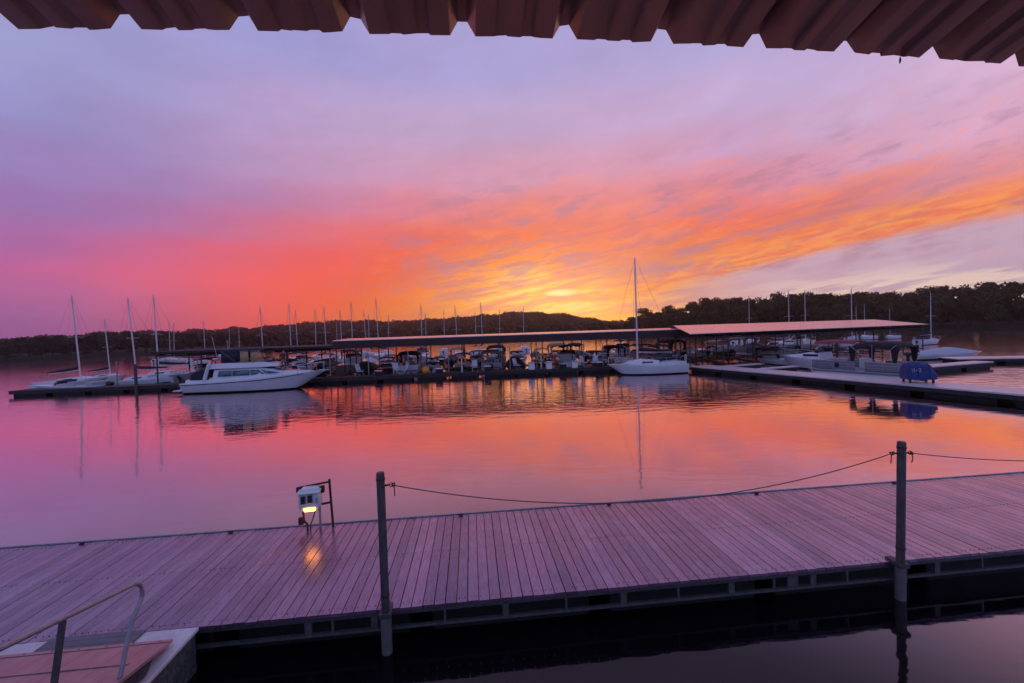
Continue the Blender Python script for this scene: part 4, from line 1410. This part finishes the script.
def covered_dock(label, origin, ang, x0, x1, y0, y1, z_eave, z_ridge, roofm, fascia_h, step, truss=0.35, group='covered boat docks'):
    o = thing('covered_dock', label, 'covered dock', (origin[0], origin[1], 0), ang, group)
    ym = (y0 + y1) / 2
    r = MB()
    for (ya, yb, za, zb) in ((y0 - 0.5, ym, z_eave, z_ridge), (ym, y1 + 0.5, z_ridge, z_eave)):
        r.add([(x0, ya, za), (x1, ya, za), (x1, yb, zb), (x0, yb, zb), (x0, ya, za - 0.06), (x1, ya, za - 0.06), (x1, yb, zb - 0.06), (x0, yb, zb - 0.06)],
              [(0, 1, 2, 3), (7, 6, 5, 4), (0, 4, 5, 1), (1, 5, 6, 2), (2, 6, 7, 3), (3, 7, 4, 0)])
    # standing seams
    k = x0 + 0.3
    while k < x1:
        for (ya, yb, za, zb) in ((y0 - 0.5, ym, z_eave, z_ridge), (ym, y1 + 0.5, z_ridge, z_eave)):
            r.add([(k, ya, za + 0.002), (k + 0.05, ya, za + 0.002), (k + 0.05, yb, zb + 0.002), (k, yb, zb + 0.002),
                   (k, ya, za + 0.012), (k + 0.05, ya, za + 0.012), (k + 0.05, yb, zb + 0.012), (k, yb, zb + 0.012)],
                  [(4, 5, 6, 7), (0, 4, 7, 3), (1, 2, 6, 5), (0, 1, 5, 4), (2, 3, 7, 6)])
        k += 0.9
    r.build('roof', roofm, o, angle=10)
    if fascia_h:
        for yf in (y0 - 0.48,):
            MB().box(((x0 + x1) / 2, yf, z_eave - 0.065 - fascia_h / 2), (x1 - x0 - 0.02, 0.05, fascia_h)).build('fascia', fascia_mat, o)
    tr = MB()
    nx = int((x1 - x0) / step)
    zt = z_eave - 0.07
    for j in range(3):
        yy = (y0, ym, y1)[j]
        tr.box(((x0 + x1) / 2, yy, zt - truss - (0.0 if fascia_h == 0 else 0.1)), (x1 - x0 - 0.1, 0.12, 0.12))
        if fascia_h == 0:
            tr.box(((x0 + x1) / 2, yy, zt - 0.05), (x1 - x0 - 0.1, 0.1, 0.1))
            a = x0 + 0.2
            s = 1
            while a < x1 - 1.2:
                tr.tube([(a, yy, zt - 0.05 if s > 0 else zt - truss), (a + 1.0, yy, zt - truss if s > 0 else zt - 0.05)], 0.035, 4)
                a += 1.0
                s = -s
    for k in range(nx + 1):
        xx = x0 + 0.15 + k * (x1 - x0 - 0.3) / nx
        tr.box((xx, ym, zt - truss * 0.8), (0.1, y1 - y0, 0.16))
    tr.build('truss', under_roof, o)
    for k in range(nx + 1):
        xx = x0 + 0.15 + k * (x1 - x0 - 0.3) / nx
        for yy in (y0, ym, y1):
            MB().box((xx, yy, (zt - truss - 1.2) / 2 + 0.0), (0.09, 0.09, zt - truss + 1.2)).build('post', steel_dark, o)
    ct = MB()
    ct.box(((x0 + x1) / 2, ym, 0.42), (x1 - x0, 1.5, 0.1))
    for k in range(0, nx + 1, 1):
        xx = x0 + 0.15 + k * (x1 - x0 - 0.3) / nx
        ct.box((xx, (y0 + ym) / 2 - 0.4, 0.42), (0.6, (ym - y0) - 0.75, 0.09))
        ct.box((xx, (y1 + ym) / 2 + 0.4, 0.42), (0.6, (y1 - ym) - 0.75, 0.09))
    ct.build('catwalk', pier_dark, o)
    return o


covered_dock('long low covered boat dock with a dark fascia across the middle distance', PO, PA, -16.6, 19.2, 3.6, 12.2, 3.84, 3.985, roof_metal, 0.72, 3.6, truss=0.12)
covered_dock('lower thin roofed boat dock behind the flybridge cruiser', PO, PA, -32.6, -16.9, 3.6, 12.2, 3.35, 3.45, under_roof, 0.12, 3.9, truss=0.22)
RA = R(21.5)
RO = (16.2, 37.6)
RF = frame(RO, RA)
right_dock = covered_dock('covered boat dock on the right with a broad pink lit metal roof', RO, RA, 0.0, 37.5, 0.6, 11.0, 3.42, 4.22, roof_metal, 0, 4.1, truss=0.4)
for ch in right_dock.children:            # its slips run askew to its length
    for v in ch.data.vertices:
        v.co.x += 0.6 * (v.co.y - 0.6) * (1 - v.co.x / 37.5)
covered_dock('small lower covered dock where the two long roofs meet', PO, PA, 19.5, 24.0, 8.0, 14.0, 3.7, 4.0, roof_metal, 0.2, 4.2)

# boats inside the slips
kinds = [  # dark hull colours stand in for deeper shade inside the slips
    make_runabout('white runabout with a dark canopy in the shade of the covered slips', black_canvas),
    make_runabout('shade-dark hulled runabout with a maroon canopy in the shade of the covered slips', maroon, mat('maroon_shade_gelcoat', (0.12, 0.02, 0.025), 0.25, coat=0.4)),
    make_cruiser('white cabin cruiser in the shade of the covered slips', navy),
    make_pontoon('pontoon boat with a tan canopy in the shade of the covered slips', tan_canvas, gel_grey),
    make_runabout('runabout under a fitted pale cover in the shade of the covered slips', pale_canvas, gel, True),
]
kinds += [  # navy, green and black hulls again carry the slips' shade as colour
    make_runabout('runabout under a black fitted cover in the shade of the covered slips', black_canvas, mat('navy_shade_gelcoat', (0.02, 0.025, 0.06), 0.25, coat=0.4), True),
    make_pontoon('pontoon boat with a navy canopy in the shade of the covered slips', navy, gel),
    make_cruiser('cabin cruiser with a red canvas in the shade of the covered slips', red_canvas),
    make_runabout('open white runabout without a top in the shade of the covered slips', black_canvas, gel, bim=False),
    make_runabout('shade-dark green hulled runabout with a tan canopy in the shade of the covered slips', tan_canvas, mat('green_shade_gelcoat', (0.015, 0.05, 0.03), 0.25, coat=0.4)),
    make_runabout('shade-black hulled open runabout in the shade of the covered slips', black_canvas, mat('black_shade_gelcoat', (0.015, 0.015, 0.018), 0.2, coat=0.5), bim=False),
]
GR = 'boats inside the covered slips'
used = [False] * len(kinds)
for k_ in kinds:
    k_['group'] = GR


def slip_boat(i, p, rz, sc=1.0, label=None):
    if not used[i] and label is None:
        used[i] = True
        c = kinds[i]
    else:
        c = copy_tree(kinds[i])
    place(c, (p[0], p[1], random.uniform(-0.03, 0.03)), rz + R(random.uniform(-2, 2)), sc, label=label)
    return c


order = [5, 1, 6, 8, 9, 3, 5, 10, 2, 1, 6, 4, 9, 0, 5, 7, 10, 3, 1, 9, 8]
q = 0
for row, yy in enumerate((8.2, 16.5, 22.5)):
    xx = -15.2 + 0.9 * row
    while xx < 18.2:
        slip_boat(order[q % len(order)], PF(xx, yy + random.uniform(-0.9, 0.9)), PA + R(90 if random.random() < 0.55 else 270), random.uniform(0.74, 1.0))
        xx += random.uniform(2.3, 3.1)
        q += 1
    xx = -31.5 + 0.7 * row
    while xx < -17.6:
        slip_boat(order[(q + 2) % len(order)], PF(xx, yy), PA + R(270 if random.random() < 0.7 else 90), random.uniform(0.75, 0.95))
        xx += random.uniform(2.6, 3.5)
        q += 1
for k in range(8):
    slip_boat(order[(k + 1) % len(order)], RF(5.0 + k * 4.1, 14.0), RA + R(90), 0.95)
rl_ = slip_boat(0, (26.4, 41.2), RA + R(-105), 0.72, 'small white runabout alone in open water under the pink roof')
slip_boat(4, RF(19.0, 5.6), RA + R(-80), 0.7, 'small pale covered boat next to the white runabout under the pink roof')

# things standing on the long pier
db0 = None
for i, (xx, lab) in enumerate(((1.9, 'white dock box left of the pair on the long pier'), (3.55, 'white dock box in the middle of three on the long pier'), (6.0, 'white dock box nearest the sailboat bow on the long pier'))):
    if db0 is None:
        d = thing('dock_box', lab, 'dock box', group='dock boxes on the long pier')
        MB().box((0, 0, 0.3), (0.55, 0.5, 0.6)).build('box_body', gel, d, bevel=0.03)
        MB().box((0, 0, 0.65), (0.6, 0.55, 0.09)).build('lid', gel_grey, d, bevel=0.03)
        db0 = d
    else:
        d = copy_tree(db0)
    place(d, PF(xx, 1.7, 0.5), PA, label=lab)
CG = 'odds and ends along the long pier'
cool = thing('cooler', 'blue cooler box with a white lid on the long pier', 'cooler', group=CG)
MB().box((0, 0, 0.2), (0.62, 0.38, 0.4)).build('box_body', navy, cool, bevel=0.03)
MB().box((0, 0, 0.43), (0.66, 0.42, 0.06)).build('lid', gel, cool, bevel=0.02)
place(cool, PF(-12.2, 1.9, 0.5), PA)
chair = thing('deck_chair', 'folding deck chair with a pale seat on the long pier', 'chair', group=CG)
MB().box((0, 0, 0.42), (0.5, 0.5, 0.05)).build('seat', pale_canvas, chair)
MB().box((0, 0.3, 0.78), (0.5, 0.05, 0.6), rx=-0.25).build('backrest', pale_canvas, chair)
for a_ in (-0.23, 0.23):
    MB().tube([(a_, -0.25, 0), (a_, 0.22, 0.62)], 0.018, 5).build('leg', chrome, chair)
    MB().tube([(a_, 0.28, 0), (a_, -0.2, 0.62)], 0.018, 5).build('leg', chrome, chair)
place(chair, PF(-10.7, 2.2, 0.5), PA + R(20))
ring = thing('life_ring', 'orange life ring hanging on a white post on the long pier', 'life ring', group=CG)
MB().box((0, 0, 0.75), (0.1, 0.1, 1.5)).build('stand', gel, ring)
MB().tube([(0.34 * math.cos(a_), -0.09, 1.1 + 0.34 * math.sin(a_)) for a_ in np.linspace(0, 6.283, 20)], 0.07, 8, caps=False).build('ring', orange_vinyl, ring)
place(ring, PF(-4.6, 1.7, 0.5), PA)
for src, spots in ((cool, (-6.7, -2.2, 4.9, 8.4)), (chair, (-9.9, -3.4, 0.6, 7.1, 8.0, -14.0)), (ring, (2.9,))):
    for xx in spots:
        c = copy_tree(src)
        place(c, PF(xx, random.uniform(1.6, 2.4), 0.5), PA + R(random.uniform(-70, 70) if src is not ring else 0))
        if src is ring:
            c['label'] = 'orange life ring on a white post between the white dock boxes'
bz = MB()  # added ball, coloured strong orange in place of a bright glow
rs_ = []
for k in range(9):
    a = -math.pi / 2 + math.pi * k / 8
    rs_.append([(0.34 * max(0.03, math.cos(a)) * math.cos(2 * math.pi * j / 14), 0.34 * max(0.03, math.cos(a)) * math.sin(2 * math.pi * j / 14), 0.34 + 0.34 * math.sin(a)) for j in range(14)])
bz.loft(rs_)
bzo = bz.build('glow_ball', orange_vinyl)
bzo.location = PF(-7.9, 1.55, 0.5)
tag(bzo, 'round orange ball standing in for a glow on the long pier among the boats', 'glow_ball')
pl0 = None
for i, xx in enumerate((-32.4, -35.5, -28.6, -16.9, -13.4, -9.7, -5.9, 0.0, 2.6, 7.3, 9.2)):
    hgt = 2.4 if i == 0 else random.uniform(2.6, 3.0)
    o = MB().tube([(0, 0, -1.5), (0, 0, hgt)], 0.11 if i == 0 else 0.05, 8).build('pier_pile', pile_black if i == 0 else steel)
    o.location = PF(xx, 1.06 if i == 0 else 3.08)
    tag(o, 'thick black pile at the left part of the long pier' if i == 0 else 'thin steel pile along the front of the long pier', 'pile', 'piles of the long pier')

# ------------------------------------------------------------------ trees
def make_tree(name, H, spread, seed, nleaf=2000, lean=0.0):
    rg = np.random.default_rng(seed)
    t = thing(name, 'dark leafy tree in the row along the far shore', 'tree')
    tr = MB()
    tr.tube([(0, 0, -0.5), (0.1 + lean, 0.05, H * 0.3), (0.05 + lean * 2, 0.1, H * 0.62), (lean * 3, 0, H * 0.85)], [H * 0.022, H * 0.018, H * 0.011, H * 0.004], 7)
    blobs = []
    nb_ = 24
    for i in range(nb_):
        a = rg.uniform(0, 6.28)
        hz = rg.uniform(0.30, 0.95)
        rr_ = spread * rg.uniform(0.25, 0.95) * (1 - 0.6 * max(0, hz - 0.55) / 0.4) * (0.7 + 0.3 * min(1, (hz - 0.2) / 0.3))
        c = np.array([rr_ * math.cos(a), rr_ * math.sin(a), hz * H])
        s = spread * rg.uniform(0.15, 0.44)
        blobs.append((c, s))
        tr.tube([(0.06, 0.05, H * (0.22 + 0.4 * hz)), tuple(c * np.array([0.5, 0.5, 1]) - np.array([0, 0, H * 0.05])), tuple(c)], [H * 0.008, H * 0.005, H * 0.002], 5)
    tr.build('trunk', bark, t)
    cs = []
    for c, s in blobs:
        n = int(nleaf / nb_)
        d = rg.normal(size=(n, 3))
        d /= np.linalg.norm(d, axis=1)[:, None]
        rad = s * rg.uniform(0.25, 1.0, n) ** 0.5
        cs.append(c + d * rad[:, None] * np.array([1, 1, 0.75]))
    cs = np.concatenate(cs)
    q_ = leaf_quads(cs, 0.026 * H)
    cr = bulk('crown', q_, None, leaf)
    cr.parent = t
    return t


protos = [make_tree('oak_tree', 10.0, 4.2, 1), make_tree('oak_tree', 10.0, 3.4, 2, lean=0.2), make_tree('oak_tree', 10.0, 4.8, 5), make_tree('oak_tree', 10.0, 3.0, 9)]
t_used = [False] * 4
RSKY = [(14.5, 1.2), (16.0, 1.5), (17.3, 2.5), (18.3, 2.75), (20.0, 2.3), (21.0, 3.05), (22.4, 2.5), (24.2, 3.6), (29.6, 3.5), (34.5, 3.4), (38.9, 3.15), (42.8, 2.95), (45.6, 3.0), (46.9, 3.15), (49.3, 3.2), (52, 3.15), (62, 3.2)]
LSKY = [(-62, 0.95), (-50.6, 0.95), (-47.7, 1.1), (-43.5, 1.45), (-41.0, 1.40), (-38.3, 1.3)]


def shore_tree(a, r_, top_el, label, group):
    i = random.randrange(4)
    gz = float(terrain_h(np.array([a]), np.array([r_]))[0])
    H = 4.0 + math.tan(R(top_el)) * r_ - gz
    if H < 2.0:
        return
    if not t_used[i]:
        t_used[i] = True
        o = protos[i]
    else:
        o = copy_tree(protos[i])
    o.location = (r_ * math.sin(R(a)), r_ * math.cos(R(a)), gz)
    o.rotation_euler = (0, 0, random.uniform(0, 6.28))
    s = H / 10.0
    sw_ = min(1.25, max(0.65, s)) * random.uniform(0.85, 1.25)
    o.scale = (sw_, sw_, s)
    o['label'] = label
    o['group'] = group


for row, (dr, k0, k1, stp) in enumerate(((4, 0.45, 0.72, 1.7), (13, 0.75, 0.93, 1.5), (26, 0.82, 1.06, 1.3), (40, 0.78, 1.02, 1.7))):
    a = 15.2 + row * 0.4
    while a < 58:
        k = random.uniform(k0, k1)
        shore_tree(a, float(lerp_tab(SHORE, a)) + dr + random.uniform(-2, 4), float(lerp_tab(RSKY, a)) * k,
                   'dark leafy tree in the wooded right shore beyond the covered dock', 'trees on the right shore')
        a += stp * random.uniform(0.7, 1.3)
for row, (dr, k0, k1, stp) in enumerate(((3, 0.2, 0.6, 1.6), (10, 0.6, 1.0, 1.3), (20, 0.85, 1.06, 1.2))):
    a = -60.0 + row * 0.5
    while a < -31:
        el_t = float(lerp_tab(LSKY, a)) if a < -38 else 1.15
        shore_tree(a, float(lerp_tab(SHORE, a)) + dr + random.uniform(-1, 2), el_t * random.uniform(k0, k1),
                   'dark low tree on the left shore across the water', 'trees on the left shore')
        a += stp * random.uniform(0.7, 1.3)
# the wood that covers the hills: one mass of crowns
NC = 6500
azs = RNG.uniform(-62, 62, NC * 2)
rs2 = RNG.uniform(190, 660, NC * 2) ** 1.0
sh_ = lerp_tab(SHORE, azs)
ok = rs2 > sh_ + np.where((azs > 14) | (azs < -32), 45, 6)
azs, rs2 = azs[ok][:NC], rs2[ok][:NC]
# extra crowns along the ridge for an uneven skyline
ra = np.linspace(-58, 20, 420) + RNG.normal(0, 0.1, 420)
azs = np.concatenate([azs, ra, ra + 0.1])
rs2 = np.concatenate([rs2, RIDGE_R + RNG.uniform(-12, 6, 420), RIDGE_R + RNG.uniform(-30, -14, 420)])
hz_ = terrain_h(azs, rs2)
cr_c = np.stack([rs2 * np.sin(np.radians(azs)), rs2 * np.cos(np.radians(azs)), hz_], axis=1)
cr_h = RNG.uniform(5.0, 8.6, len(azs)) * np.clip(rs2 / 500, 0.75, 1.0)
n_l = 42
d = RNG.normal(size=(len(azs), n_l, 3))
d /= np.linalg.norm(d, axis=2)[:, :, None]
d *= RNG.uniform(0.55, 1.0, (len(azs), n_l, 1))
cent = cr_c[:, None, :] + np.array([0, 0, 0.5]) * cr_h[:, None, None] + d * np.stack([cr_h * 0.55, cr_h * 0.55, cr_h * 0.5], axis=1)[:, None, :]
fw_ = bulk('far_wood', leaf_quads(cent.reshape(-1, 3), 1.15), None, wood_leaf)
tag(fw_, 'dark wooded hills across the lake under the sunset', 'woodland', kind='stuff')

# ------------------------------------------------------------------ evening haze over the lake
hz = MB().box((0, 620, 34), (2400, 1300, 86)).build('haze', bpy.data.materials.new('evening_haze'))
hm = hz.data.materials[0]
hm.use_nodes = True
hm.node_tree.nodes.clear()
pv = hm.node_tree.nodes.new('ShaderNodeVolumePrincipled')
pv.inputs['Color'].default_value = (0.92, 0.78, 0.76, 1)
pv.inputs['Density'].default_value = 0.0004
pv.inputs['Anisotropy'].default_value = 0.85
ho = hm.node_tree.nodes.new('ShaderNodeOutputMaterial')
hm.node_tree.links.new(pv.outputs[0], ho.inputs['Volume'])
tag(hz, 'pinkish evening haze over the lake', 'haze', kind='stuff')
